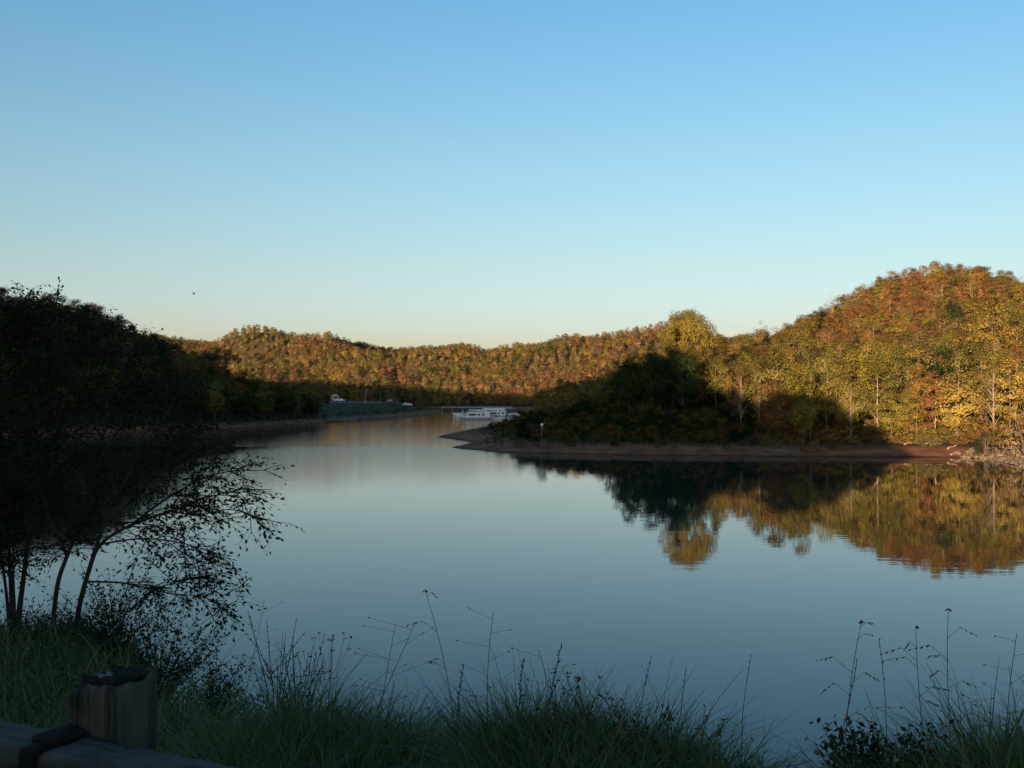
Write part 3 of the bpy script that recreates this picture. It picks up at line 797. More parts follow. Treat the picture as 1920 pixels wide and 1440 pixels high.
# parking lot ------------------------------------------------------------------
M_ASPH = plain('asphalt', (0.055, 0.057, 0.062), 0.9, 0.2, 0.2, 0.6)
def drape(name, outline_fn, mat, label, nu=30, nv=10, lift=0.06):
    vv, ff = [], []
    for i in range(nu + 1):
        for j in range(nv + 1):
            x, y = outline_fn(i / nu, j / nv); vv.append((x, y, gz(x, y) + lift))
    for i in range(nu):
        for j in range(nv): a = i * (nv + 1) + j; ff.append((a, a + nv + 1, a + nv + 2, a + 1))
    o = mesh_obj(name, vv, ff, mat, smooth=True); tag(o, label, None, None, 'structure'); return o
drape('parking_lot', lambda u, v: ((-126 + 80 * u + 6 * v), 396 + 62 * u + (92 - 66 * u) * v), M_ASPH, 'grey asphalt parking lot above the grassy bank')
drape('access_road', lambda u, v: ((-52 + 16 * u), 457 + 6 * u + 9 * v), M_ASPH, 'asphalt drive leading to the end of the point', 10, 3)

def car(x, y, rz, paint, label, name='parked_car', kind_='car'):
    e = empty(name, (x, y, gz(x, y) + .07), rz); tag(e, label, kind_, 'vehicles in the parking lot')
    b = MB().prism([(-2.15, .28), (2.15, .28), (2.2, .7), (1.95, .88), (.95, .96), (-1.4, .98), (-2.1, .92), (-2.2, .6)], -.86, .86).build('body', paint, e)
    MB().prism([(1.0, .97), (.42, 1.42), (-.95, 1.44), (-1.5, .99)], -.74, .74).build('cabin', paint, e)
    for sy in (-1, 1):
        MB().prism([(.82, 1.0), (.38, 1.36), (-.2, 1.37), (-.2, 1.0)], sy * .745 - .012, sy * .745 + .012).build('side_window', M_GLASS, e)
        MB().prism([(-.28, 1.0), (-.28, 1.37), (-.9, 1.38), (-1.28, 1.0)], sy * .745 - .012, sy * .745 + .012).build('side_window', M_GLASS, e)
        for wx in (-1.32, 1.34):
            w = MB().tube([(wx, sy * .70, .32), (wx, sy * .90, .32)], [.32, .32], 12).build('wheel', M_DARK, e)
            MB().tube([(wx, sy * .895, .32), (wx, sy * .915, .32)], [.19, .17], 10).build('rim', M_METAL, w)
        MB().box((2.15, sy * .6, .66), (.12, .32, .14)).build('headlight', M_GLASS, e)
    return e
M_CARDARK = plain('dark_car_paint', (0.02, 0.025, 0.035), 0.25, 0.5, 0.1, 1)
car((740 - 960) / FPX * 452, 452, 0.25, M_CARDARK, 'dark car parked beside the white car near the point')
car((764 - 960) / FPX * 458, 458, 0.2, M_WHITE, 'white car parked nearest the end of the point')
car((637 - 960) / FPX * 478, 478, -0.15, M_WHITE, 'white car parked in front of the small shed')
car((735 - 960) / FPX * 464, 464, 0.1, M_METAL, 'silver car showing behind the dark car')
sx_, sy_ = (628 - 960) / FPX * 500, 500
sh = empty('shed', (sx_, sy_, gz(sx_, sy_)), 0.2); tag(sh, 'small pinkish shed at the back of the parking lot', 'shed')
MB().box((0, 0, 1.2), (3.6, 3, 2.4)).build('wall', plain('shed_wall', (0.36, 0.24, 0.20), .8, .2, .15, 1), sh)
MB().prism([(-2.1, 2.36), (2.1, 2.36), (0, 3.4)], -1.8, 1.8).build('roof', M_ROOF, sh)
MB().box((.4, -1.53, 1.0), (.9, .06, 2.0)).build('door', M_DARK, sh)
for p, y, top, m, lab in ((685, 430, 732, M_METAL, 'pale lamp post on the grass by the parking lot'), (713, 425, 736, M_TIMBER, 'dark wooden utility pole on the grass by the parking lot')):
    x = (p - 960) / FPX * y; z = gz(x, y); h = EYE - (top - HOR) / FPX * y - z
    e = empty('lamp_post' if m is M_METAL else 'utility_pole', (x, y, z)); tag(e, lab, 'pole')
    MB().tube([(0, 0, -.2), (0, 0, h * .6), (0, 0, h)], [.13, .11, .08], 8).build('pole', m, e)
    if m is M_METAL:
        MB().tube([(0, 0, h - .1), (.3, 0, h + .12), (.7, 0, h + .15)], [.05, .05, .05], 6).build('arm', m, e)
        MB().box((.85, 0, h + .12), (.6, .3, .16), taper=.7).build('lamp_head', M_WHITE, e)
    else:
        MB().box((0, 0, h - .5), (1.3, .12, .14)).build('crossarm', m, e)
# small landing with pale posts at the foot of the bank
jt = empty('landing', (-49.5, 300.5, 0), 0.9); tag(jt, 'short timber landing with pale posts below the grassy bank', 'landing')
for k in range(7):
    MB().box((-3 + k, 0, .55), (.92, 1.6, .1)).build('plank', M_TIMBER, jt)
    MB().tube([(-3 + k, -.85, -1.2), (-3 + k, -.85, 1.1)], [.11, .1], 6).build('post', M_TIMBER, jt)
# marker on the spit
mx_, my_ = P(1016, 820, 151).x, 151
mk = empty('shore_marker', (mx_, my_, gz(mx_, my_))); tag(mk, 'white round-topped marker post in the brush on the spit', 'marker')
MB().tube([(0, 0, -.3), (0, 0, 2.1)], [.05, .05], 6).build('post', M_METAL, mk)
MB().tube([(0, -.03, 2.1), (0, .03, 2.1)], [.22, .22], 12).build('sign', M_WHITE, mk)

# driftwood, rocks ------------------------------------------------------------------
M_DRIFT = plain('driftwood', (0.27, 0.19, 0.12), 0.9, 0.1, 0.25, 5)
for k, (pa, pb, d, r, lab) in enumerate(((1772, 1802, 133.5, .13, 'long driftwood log slanting up the sunlit beach'), (1735, 1768, 136.5, .10, 'thin driftwood pole lying along the top of the sunlit beach'),
        (1778, 1790, 130.8, .12, 'short driftwood piece at the edge of the sunlit water'), (1808, 1822, 131.2, .11, 'stubby driftwood piece beside the rock bank water edge'),
        (1690, 1712, 137.5, .12, 'driftwood log below the beach sapling'), (1838, 1862, 134.5, .11, 'driftwood pole caught under the shore bush'))):
    xa, xb = (pa - 960) / FPX * d, (pb - 960) / FPX * d; ya, yb = d - (.7 if k != 1 else 0), d + (1.2 if k in (0, 5) else .2)
    n = 6; pts = []
    for i in range(n):
        f = i / (n - 1); x, y = xa + (xb - xa) * f, ya + (yb - ya) * f; pts.append((x, y + .1 * math.sin(5 * f + k), gz(x, y) + r * .8 + .06 * math.sin(7 * f + k)))
    e = empty('driftwood_log', pts[0]); tag(e, lab, 'log', 'driftwood on the sunlit beach')
    p0 = Vector(pts[0]); q = [Vector(p) - p0 for p in pts]
    MB().tube(q, [r * (1 - .5 * i / n) for i in range(n)], 7).build('stem', M_DRIFT, e, True)
    mid = q[3]; MB().tube([mid, mid + Vector((.2, -.1, .15)), mid + Vector((.45, -.15, .25))], [r * .45, r * .3, r * .12], 5).build('broken_branch', M_DRIFT, e)

M_ROCK = plain('riprap_rock', (0.13, 0.10, 0.068), 0.9, 0.15, 0.4, 1.2)
def rocks(name, spots, label, seed):
    g = np.random.default_rng(seed)
    base = np.array([(x, y, z) for x in (-1, 1) for y in (-1, 1) for z in (-1, 1)], float)
    base = np.concatenate([base * .62, np.array([(1, 0, 0), (-1, 0, 0), (0, 1, 0), (0, -1, 0), (0, 0, 1), (0, 0, -1)], float)])
    tri = []
    corner = {tuple(np.sign(b).astype(int)): i for i, b in enumerate(base[:8])}
    for ax in range(3):
        for sg in (-1, 1):
            fc = 8 + ax * 2 + (0 if sg == 1 else 1)
            o1, o2 = [i for i in range(3) if i != ax]
            ring = []
            for a, b in ((-1, -1), (1, -1), (1, 1), (-1, 1)):
                c = [0, 0, 0]; c[ax] = sg; c[o1] = a; c[o2] = b; ring.append(corner[tuple(c)])
            for k in range(4):
                t = (ring[k], ring[(k + 1) % 4], fc); n = np.cross(base[t[1]] - base[t[0]], base[t[2]] - base[t[0]])
                tri.append(t if n @ base[fc] > 0 else t[::-1])
    Vs, Fs = [], []
    for i, (x, y, s) in enumerate(spots):
        q = base * g.uniform(.7, 1.25, (14, 1)) * np.array([1.2, 1, .75]) * s
        a = g.uniform(0, 6.28); c, n_ = math.cos(a), math.sin(a); q = q @ np.array([[c, -n_, 0], [n_, c, 0], [0, 0, 1]])
        Vs.append(q + np.array([x, y, gz(x, y) + s * .25])); Fs.append(np.array(tri) + 14 * i)
    me = quads_mesh(name, np.concatenate(Vs), np.concatenate(Fs), M_ROCK); o = link(name, me); tag(o, label, 'rocks', None, 'stuff')
g = np.random.default_rng(77)
sp = []
for _ in range(2600):
    x, y = g.uniform(54, 72), g.uniform(104, 131); s = float(lake_dist(np.array([x]), np.array([y]))[0])
    if -0.3 < s < 6 and (x > 57 or y < 126): sp.append((x, y, g.uniform(.12, .32)))
rocks('riprap', sp[:1100], 'pale broken rocks armouring the sunlit bank at the water', 1)
sp = []
for _ in range(1500):
    f = g.uniform(0, 1); y = 268 + f * 212; L_ = LAKE[(LAKE[:, 0] < -30) & (LAKE[:, 1] > 230) & (LAKE[:, 1] < 490)]; L_ = L_[np.argsort(L_[:, 1])]
    x = np.interp(y, L_[:, 1], L_[:, 0]) - g.uniform(-.2, 3.2); sp.append((x, y, g.uniform(.2, .45)))
rocks('bank_stones', sp, 'pale stones lining the shore under the grassy bank', 2)

# bushes by the rock bank ------------------------------------------------------------------
def bush(name, x, y, s, tint, label, mesh, z=None):
    e = empty(name, (x, y, (gz(x, y) if z is None else z) - .05 * s[2]), rnd.uniform(0, 6), s); tag(e, label, 'bush')
    c = link('foliage', mesh, e); c['tint'] = list(tint)
    mb = MB(); g = random.Random(int(x * 10))
    for k in range(7):
        a = g.uniform(0, 6.28); r = g.uniform(.3, .8); mb.tube([(0, 0, -.2), (r * .4 * math.cos(a), r * .4 * math.sin(a), .7), (r * math.cos(a), r * math.sin(a), 1.5)], [.05, .035, .015], 5)
    mb.build('stems', M_BARK, e); return e
big = shrub_mesh('big_shrub', 201, 60, 40, 0.10, 0.36)
bush('shore_bush', 61.5, 121.5, (2.4, 2.2, 2.9), (0.19, 0.135, 0.07), 'large straw-coloured bush on the rock bank by the picture edge', big)
bush('shore_bush', 59.5, 127.5, (1.0, 1.0, 1.7), (0.035, 0.04, 0.02), 'dark bush tucked behind the straw-coloured shore bush', big)
bush('shore_bush', 55.5, 134.5, (1.1, .9, .75), (0.14, 0.12, 0.05), 'low dry tuft bush on the sunlit beach beside the logs', big)
# ------------------------------------------------------------------ near bank: grass
def grass_mat():
    m, nt, b = new_mat('bank_grass')
    a = node(nt, 'ShaderNodeAttribute', attribute_name='shade')
    r = ramp(nt, [(0.0, (0.014, 0.034, 0.010)), (0.45, (0.042, 0.088, 0.022)), (0.78, (0.085, 0.145, 0.036)), (0.86, (0.13, 0.10, 0.05)), (1.0, (0.17, 0.13, 0.07))])
    nt.links.new(a.outputs['Fac'], r.inputs[0]); nt.links.new(r.outputs[0], b.inputs['Base Color'])
    b.inputs['Roughness'].default_value = 0.6; b.inputs['Specular IOR Level'].default_value = 0.08
    return m
M_GRASS = grass_mat()
def crest_y(x): return np.interp(x, [-60, -9, -5.5, -4.2, -3, -2, -1, 0, 0.9, 1.3, 1.55, 1.9, 2.4, 60], [16, 14.8, 13.5, 11, 8.2, 6.6, 5.0, 4.3, 3.9, 3.5, 3.3, 3.9, 4.1, 5])
def blades(x, y, h, w, g, seg=5, droop=1.15):
    n = len(x); z = ground(x, y) - 0.03
    az = g.uniform(0, 6.28, n); d = np.stack([np.cos(az), np.sin(az)], 1)
    lean = g.uniform(0.05, 0.4, n); cur = g.uniform(0.1, 0.9, n) * droop
    fa = g.uniform(0, 6.28, n); side = np.stack([np.cos(fa), np.sin(fa)], 1)
    V = np.zeros((n, seg + 1, 2, 3))
    for i in range(seg + 1):
        t = i / seg
        r = h * (lean * t + cur * t ** 2.4 * 0.75); zz = z + h * (t - cur * 0.45 * t ** 3)
        wd = w * (1 - t ** 1.8) * 0.5 + 0.0006
        for k, sg in enumerate((-1, 1)):
            V[:, i, k, 0] = x + d[:, 0] * r + sg * side[:, 0] * wd; V[:, i, k, 1] = y + d[:, 1] * r + sg * side[:, 1] * wd; V[:, i, k, 2] = zz
    b = np.arange(n)[:, None, None] * (2 * (seg + 1)); i = np.arange(seg)[None, :, None] * 2
    F = (b + i + np.array([0, 1, 3, 2])[None, None, :]).reshape(-1, 4)
    sh = np.where(g.uniform(0, 1, n) < 0.22, g.uniform(.82, 1, n), np.clip(g.normal(.42, .17, n), 0, .8))
    return V.reshape(-1, 3), F, np.repeat(sh, seg)

def tufts(n, x0, x1, y0, y1, per, spread, hmin, hmax, w, g):
    cx = g.uniform(x0, x1, n); cy = g.uniform(y0, y1, n)
    k = cy < crest_y(cx) + 0.9
    cx, cy = cx[k], cy[k]
    th = g.uniform(hmin, hmax, len(cx)) * (1 - 0.62 * np.exp(-((cx / np.maximum(cy, 1) - 0.288) / 0.024) ** 2)) * (0.92 + 0.16 * np.sin(cx * 5.1) + 0.1 * np.sin(cx * 11 + 1))
    idx = np.repeat(np.arange(len(cx)), per)
    x = cx[idx] + g.normal(0, spread, len(idx)); y = cy[idx] + g.normal(0, spread, len(idx))
    h = th[idx] * g.uniform(0.5, 1.1, len(idx)); wd = w * g.uniform(.5, 1.25, len(idx))
    # keep clear of the guard rail
    dx, dy = x + 1.273, y - 2.52; along = dx * .9009 - dy * .434; off = dx * -.434 - dy * .9009
    ok = ~((off > -0.30) & (y < 3.2) & (x < 0.2)) & (y > 1.2)
    return x[ok], y[ok], h[ok], wd[ok]
g = np.random.default_rng(404)
parts = []
for args in ((3000, -2.6, 3.2, 2.9, 5.4, 28, .06, .38, .66, .0065), (1500, -8.5, -1.2, 4.0, 15.5, 16, .13, .35, .7, .013), (500, -3.4, -.2, 2.6, 5.4, 24, .08, .3, .55, .0075), (1500, -1.1, .98, 3.3, 4.9, 26, .07, .42, .70, .0062), (700, 1.25, 2.7, 3.2, 4.9, 26, .06, .44, .7, .0065)):
    x, y, h, w = tufts(*args, g); parts.append(blades(x, y, h, w, g))
off = 0; Vs, Fs, Ss = [], [], []
for v, f, s in parts:
    Vs.append(v); Fs.append(f + off); Ss.append(s); off += len(v)
gm = quads_mesh('grass', np.concatenate(Vs), np.concatenate(Fs), M_GRASS, np.concatenate(Ss))
tag(link('grass', gm), 'long dark grass covering the near bank above the lake', 'grass', None, 'stuff')

# ------------------------------------------------------------------ tall seeding stalks
M_STALK = plain('dry_stalk', (0.055, 0.05, 0.03), .8, .1, .3, 8)
M_STALKRED = plain('reddish_stalk', (0.10, 0.04, 0.025), .8, .1, .3, 8)
M_SEED = plain('seed_head', (0.045, 0.035, 0.024), .9, .1, .4, 30)
def stalk(base, tip, d, style, label, mat=None, bend=0.06, seed=0):
    g = random.Random(seed + int(tip[0]))
    a0 = P(base[0], base[1], d); zg = gz(a0.x, a0.y) - .05
    b0 = P(tip[0], tip[1], d + g.uniform(-.15, .15))
    a = Vector((a0.x, a0.y, min(a0.z, zg)))
    if a0.z > zg:                                   # run the stem on down into the turf
        k = (a0.z - zg) / max(.05, (b0.z - a0.z)); k = min(k, 1.2); a = Vector((a0.x - (b0.x - a0.x) * k * .5, a0.y, zg))
    e = empty('grass_stalk', a); tag(e, label, 'grass stalk', 'tall stalks above the near grass')
    tip_v = b0 - a; L_ = tip_v.length
    side = Vector((g.uniform(-1, 1), g.uniform(-.5, .5), 0)) * bend * L_
    n = 8; pts = [tip_v * (i / n) + side * math.sin(math.pi * i / n) * (i / n) for i in range(n + 1)]
    MB().tube(pts, [.0017 * (1 - .7 * i / n) + .0005 for i in range(n + 1)], 5).build('stem', mat or M_STALK, e)
    seeds = MB(); br = MB()
    def grain(p, dirv, s):
        dirv = dirv.normalized(); seeds.tube([p, p + dirv * s * .5, p + dirv * s], [s * .06, s * .17, s * .04], 4)
    def along(f):
        f *= n; i = min(n - 1, int(f)); return pts[i].lerp(pts[i + 1], f - i)
    if style == 'panicle':
        for k in range(13):
            if g.random() < .3: continue
            f = .50 + .46 * k / 12 + g.uniform(-.02, .02); p = along(f); sgn = g.choice((-1, 1)); l = L_ * .105 * (1.25 - f) * 2 * g.uniform(.4, 1.4)
            q1 = p + Vector((sgn * l * .55, g.uniform(-.4, .4) * l, l * .45)); q2 = p + Vector((sgn * l * 1.1, g.uniform(-.5, .5) * l, l * g.uniform(.1, .4)))
            br.tube([p, q1, q2], [.0010, .0008, .0005], 3)
            for m in range(4):
                o = q1.lerp(q2, m / 3.0); grain(o, Vector((sgn * .5, 0, -.7 + .5 * g.random())), .0125 * g.uniform(.6, 1.4))
        for m in range(4): grain(tip_v, Vector((g.uniform(-.8, .8), 0, -.4)), .016)
    elif style == 'fine':
        for k in range(9):
            f = .5 + .47 * k / 8; p = along(f); sgn = 1 if k % 2 else -1; l = L_ * .12 * g.uniform(.6, 1.2)
            q2 = p + Vector((sgn * l, g.uniform(-.3, .3) * l, l * g.uniform(.1, .7))); br.tube([p, q2], [.0008, .0005], 3); grain(q2, q2 - p, .012)
    elif style == 'spike':
        for k in range(26):
            f = .62 + .38 * k / 25; p = along(f); grain(p, Vector((g.uniform(-1, 1), g.uniform(-1, 1), .9)), .016 * g.uniform(.8, 1.3))
    elif style == 'plain':
        for k in range(6): grain(along(.85 + .15 * k / 5), Vector((g.uniform(-.4, .4), 0, 1)), .012)
    elif style == 'umbel':
        for k in range(14):
            p = along(g.uniform(.6, .85)); q = tip_v + Vector((g.uniform(-.09, .09), g.uniform(-.06, .06), g.uniform(-.07, .02))) ; br.tube([p, p.lerp(q, .5) + Vector((0, 0, -.005)), q], [.0010, .0008, .0006], 3)
            for m in range(4): grain(q + Vector((g.uniform(-.008, .008), 0, 0)), Vector((g.uniform(-1, 1), g.uniform(-1, 1), .6)), .013)
    if br.v: tag(br.build('side_stems', mat or M_STALK, e), kind='stuff')
    if seeds.v: tag(seeds.build('seed_heads', M_SEED, e), kind='stuff')
    return e
ST = [((850, 1300), (797, 1105), 4.0, 'panicle', 'tallest drooping panicle above the middle of the grass'), ((655, 1300), (780, 1165), 3.9, 'fine', 'long fine stalk leaning towards the tallest drooping panicle'),
      ((925, 1310), (925, 1147), 4.0, 'fine', 'upright fine stalk just right of the tallest panicle'), ((1005, 1330), (1052, 1210), 3.8, 'spike', 'dense seed spike tilting right near the middle of the bank'),
      ((950, 1310), (980, 1237), 3.8, 'spike', 'short dense seed spike between the fine upright stalk and the tilted spike'), ((1180, 1340), (1220, 1232), 3.7, 'plain', 'bare straw leaning right beyond the flower-headed weed'),
      ((1592, 1360), (1614, 1162), 3.6, 'panicle', 'upright panicle left of the dark leafy weed'), ((1496, 1440), (1605, 1240), 3.3, 'plain', 'long reddish stem leaning right out of the gap in the grass'),
      ((1745, 1380), (1715, 1172), 3.6, 'panicle', 'branching panicle just right of the dark leafy weed'), ((1800, 1380), (1776, 1140), 3.6, 'panicle', 'tallest panicle on the right-hand bank'),
      ((1868, 1370), (1904, 1187), 3.6, 'fine', 'thin stalk leaning out near the picture edge'), ((1404, 1360), (1407, 1230), 3.7, 'plain', 'single straight straw above the grass left of the gap'),
      ((1648, 1350), (1647, 1200), 3.7, 'plain', 'thin straight straw behind the dark leafy weed'), ((455, 1262), (497, 1122), 6.0, 'fine', 'fine stalk beside the round bush below the leaning tree'),
      ((598, 1310), (622, 1200), 4.6, 'umbel', 'branched seed head standing behind the dark seedy weeds'), ((862, 1310), (868, 1250), 3.9, 'spike', 'small seed spike at the foot of the tallest panicle'),
      ((1112, 1350), (1080, 1265), 3.6, 'umbel', 'pale flower-headed weed above the low dark clump'), ((1045, 1350), (1010, 1217), 3.8, 'fine', 'fine stalk leaning left across the tilted seed spike'),
      ((505, 1290), (508, 1195), 5.0, 'fine', 'fine stalk rising from the seedy weeds'), ((1795, 1380), (1790, 1280), 3.6, 'fine', 'short fine stalk beside the tallest right-hand panicle'),
      ((700, 1310), (742, 1170), 4.1, 'fine', 'thin stalk crossing behind the long leaning stalk'), ((1255, 1350), (1285, 1255), 3.7, 'plain', 'short bare straw over the low dark clump')]
for k, (b, t, d, s, lab) in enumerate(ST): stalk(b, t, d, s, lab, M_STALKRED if 'reddish' in lab else None, seed=k)

# ------------------------------------------------------------------ leafy weeds and bushes on the bank
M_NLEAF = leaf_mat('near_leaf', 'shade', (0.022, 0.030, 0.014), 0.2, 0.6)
def leafy(name, loc, hgt, rad, nst, nleaf, lsz, label, cat='weed', seedy=False, lw=0.45, dome=False, mat=None):
    """stems fanning from one root with leaves set along them"""
    g = random.Random(int(loc[0] * 100) + nst); gg = np.random.default_rng(nst + int(abs(loc[0]) * 50))
    e = empty(name, loc); tag(e, label, cat)
    mb = MB(); C, N = [], []
    for k in range(nst):
        a = g.uniform(0, 6.28); r = rad * math.sqrt(g.random()); hh = hgt * g.uniform(.55, 1) * (math.sqrt(max(.15, 1 - (r / rad) ** 2 * .8)) if dome else 1)
        top = Vector((r * math.cos(a), r * math.sin(a), hh)); m1 = Vector((top.x * .3, top.y * .3, hh * .5))
        pts = [Vector((0, 0, -.05)), m1, top]; mb.tube(pts, [.0045 * hgt ** .5, .003 * hgt ** .5, .0012], 4)
        for q in range(3 if seedy else 2):
            f = g.uniform(.45, .85); s0 = m1.lerp(top, (f - .5) * 2) if f > .5 else pts[0].lerp(m1, f * 2)
            s1 = s0 + Vector((g.uniform(-1, 1), g.uniform(-1, 1), g.uniform(.1, .9))).normalized() * hgt * .22; mb.tube([s0, s1], [.0022, .0009], 3)
            for m in range(nleaf // 4):
                C.append(s0.lerp(s1, g.uniform(.2, 1.05)) + Vector((g.gauss(0, lsz * .5), g.gauss(0, lsz * .5), g.gauss(0, lsz * .5)))); N.append((g.gauss(0, 1), g.gauss(0, 1), g.gauss(.5, .8)))
        for m in range(nleaf):
            f = g.uniform(.3, 1.02); p = m1.lerp(top, (f - .5) * 2) if f > .5 else pts[0].lerp(m1, f * 2)
            C.append(p + Vector((g.gauss(0, lsz * .7), g.gauss(0, lsz * .7), g.gauss(0, lsz * .4)))); N.append((g.gauss(0, 1), g.gauss(0, 1), g.gauss(.4, .8)))
    mb.build('stems', M_NEARBARK, e)
    V, F = leaf_quads(np.array([tuple(c) for c in C]), np.array(N), lsz, gg, lw)
    link('leaves', quads_mesh('leaves', V, F, mat or M_NLEAF, gg.uniform(0, 1, len(F))), e)
    return e
def on_bank(px, d): x = (px - 960) / FPX * d; return (x, d, gz(x, d))
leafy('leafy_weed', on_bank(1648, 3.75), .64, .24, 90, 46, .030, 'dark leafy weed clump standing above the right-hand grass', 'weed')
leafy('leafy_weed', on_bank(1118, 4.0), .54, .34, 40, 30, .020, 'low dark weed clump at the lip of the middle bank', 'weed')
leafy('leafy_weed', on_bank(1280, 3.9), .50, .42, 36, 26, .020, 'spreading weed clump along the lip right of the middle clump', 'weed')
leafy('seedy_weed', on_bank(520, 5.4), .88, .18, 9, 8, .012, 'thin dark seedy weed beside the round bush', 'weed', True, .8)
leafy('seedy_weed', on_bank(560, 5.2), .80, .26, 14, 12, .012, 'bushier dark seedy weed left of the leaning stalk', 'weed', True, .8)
def at_py(px, py, d): p = P(px, py, d); return (p.x, p.y, p.z)
def sbush(px, base_py, d, hgt, rad, nst, nl, ls, lab):
    x = (px - 960) / FPX * d; z = min(P(px, base_py, d).z, gz(x, d) + .05)
    z = gz(x, d)
    leafy('bank_bush', (x, d, z), hgt, rad, nst, nl, ls, lab, 'bush', False, .5, True)
sbush(405, 1260, 8.0, .95, .38, 60, 34, .030, 'round dark bush at the edge of the left bank')
sbush(300, 1230, 9.5, 1.25, .75, 80, 30, .034, 'wide dark bush below the leaning tree')
sbush(215, 1200, 11.0, 1.2, .95, 70, 26, .036, 'straggly brush at the foot of the leaning tree')
sbush(60, 1190, 11.5, .9, 1.2, 60, 22, .036, 'low brush around the many-stemmed tree')

# ------------------------------------------------------------------ trees on the near bank
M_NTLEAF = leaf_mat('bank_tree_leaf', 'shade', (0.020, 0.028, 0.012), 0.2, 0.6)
def near_tree(name, label, base_px, d, stems, thin, seed, leaf=0.068, twig_n=5):
    """stems: list of (polyline of (px,py,dd), r0, r1, leafy_from, density)"""
    g = random.Random(seed); gg = np.random.default_rng(seed)
    b = P(base_px[0], base_px[1], d); b.z = gz(b.x, b.y) - .1
    e = empty(name, b); tag(e, label, 'tree')
    C, N, U = [], [], []
    tw = MB(); n_st = 0
    def smooth(pts, k=4):
        out = []
        for i in range(len(pts) - 1):
            p0, p1, p2, p3 = pts[max(i - 1, 0)], pts[i], pts[i + 1], pts[min(i + 2, len(pts) - 1)]
            for s in range(k):
                t = s / k
                out.append(0.5 * ((2 * p1) + (p2 - p0) * t + (2 * p0 - 5 * p1 + 4 * p2 - p3) * t * t + (3 * p1 - p0 - 3 * p2 + p3) * t ** 3))
        out.append(pts[-1]); return out
    def sprig(p, dirv, ln):
        """a twig with alternate hanging leaves"""
        dirv = dirv.normalized(); end = p + dirv * ln + Vector((0, 0, -.18 * ln)); mid = p.lerp(end, .5) + Vector((0, 0, .06 * ln))
        tw.tube([p, mid, end], [.0045, .003, .0015], 3, cap=False)
        nl = max(4, int(ln / .05))
        for k in range(nl):
            f = .2 + .8 * k / (nl - 1); q = p.lerp(mid, f * 2) if f < .5 else mid.lerp(end, f * 2 - 1)
            sd = dirv.cross(Vector((0, 0, 1))) * (1 if k % 2 else -1)
            q = q + sd * leaf * .45 + Vector((g.gauss(0, .012), g.gauss(0, .012), -abs(g.gauss(.012, .015))))
            C.append(tuple(q)); U.append(tuple((sd + dirv * .8 + Vector((g.gauss(0, .35), g.gauss(0, .35), -.5 + g.gauss(0, .35)))).normalized())); N.append((g.gauss(0, .6), g.gauss(0, .6), g.gauss(.6, .5)))
    for poly, r0, r1, lf, dens in stems:
        pts = smooth([P(px, py, d + dd) - b for px, py, dd in poly]); n = len(pts)
        rad = [(r0 + (r1 - r0) * i / (n - 1)) * (TH if r0 > .03 else .8) for i in range(n)]
        mb = MB().tube(pts, rad, 8 if r0 > .03 else 5)
        mb.build('stem' if r0 > .03 else 'branch', M_NEARBARK, e, True)
        tot = sum((pts[i + 1] - pts[i]).length for i in range(n - 1))
        for k in range(int(dens * tot * thin)):
            f = lf + (1 - lf) * g.random() ** .85; i = min(n - 2, int(f * (n - 1))); p = pts[i].lerp(pts[i + 1], f * (n - 1) - i)
            ax = (pts[i + 1] - pts[i]).normalized()
            dv = (ax * g.uniform(.1, .9) + Vector((g.gauss(0, .8), g.gauss(0, .8), g.gauss(.05, .55))))
            dv.normalize(); ln = g.uniform(.18, .5)
            s1 = p + dv * ln * .8
            tw.tube([p, s1], [.007, .0045], 3, cap=False)
            for q in range(3): sprig(p.lerp(s1, g.uniform(.4, 1)), dv + Vector((g.gauss(0, .6), g.gauss(0, .6), g.gauss(-.1, .4))), g.uniform(.15, .38))
    tw.build('twigs', M_NEARBARK, e)
    C = np.array(C); U = np.array(U); N = np.array(N)
    S = np.cross(U, N); S /= np.linalg.norm(S, axis=1, keepdims=True) + 1e-9
    s = leaf * gg.uniform(.65, 1.25, (len(C), 1))
    q = np.stack([C, C + U * s * .45 + S * s * .22, C + U * s, C + U * s * .45 - S * s * .22], 1).reshape(-1, 3)
    link('foliage', quads_mesh('foliage', q, np.arange(len(q)).reshape(-1, 4), M_NTLEAF, gg.uniform(0, 1, len(C))), e)
    return e
# two leaning stems whose long boughs reach out over the water
TH = .62
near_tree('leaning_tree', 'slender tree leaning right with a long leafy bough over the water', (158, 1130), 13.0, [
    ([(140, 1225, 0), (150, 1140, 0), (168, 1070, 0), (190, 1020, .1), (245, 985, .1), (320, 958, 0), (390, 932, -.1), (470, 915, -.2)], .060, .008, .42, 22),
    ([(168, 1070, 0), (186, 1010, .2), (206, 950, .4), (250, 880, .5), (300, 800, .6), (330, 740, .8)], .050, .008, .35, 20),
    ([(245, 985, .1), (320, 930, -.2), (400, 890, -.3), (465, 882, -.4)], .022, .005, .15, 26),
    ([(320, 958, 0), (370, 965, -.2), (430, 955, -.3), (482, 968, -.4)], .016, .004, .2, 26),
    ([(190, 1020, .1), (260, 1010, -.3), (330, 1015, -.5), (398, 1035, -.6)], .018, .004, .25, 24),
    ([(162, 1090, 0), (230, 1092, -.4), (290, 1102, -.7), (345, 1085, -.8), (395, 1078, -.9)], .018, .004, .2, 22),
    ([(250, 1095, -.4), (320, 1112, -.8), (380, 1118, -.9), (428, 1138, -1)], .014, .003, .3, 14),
    ([(206, 950, .4), (280, 900, .2), (350, 850, 0), (420, 830, 0)], .020, .005, .2, 20)], 0.8, 3)
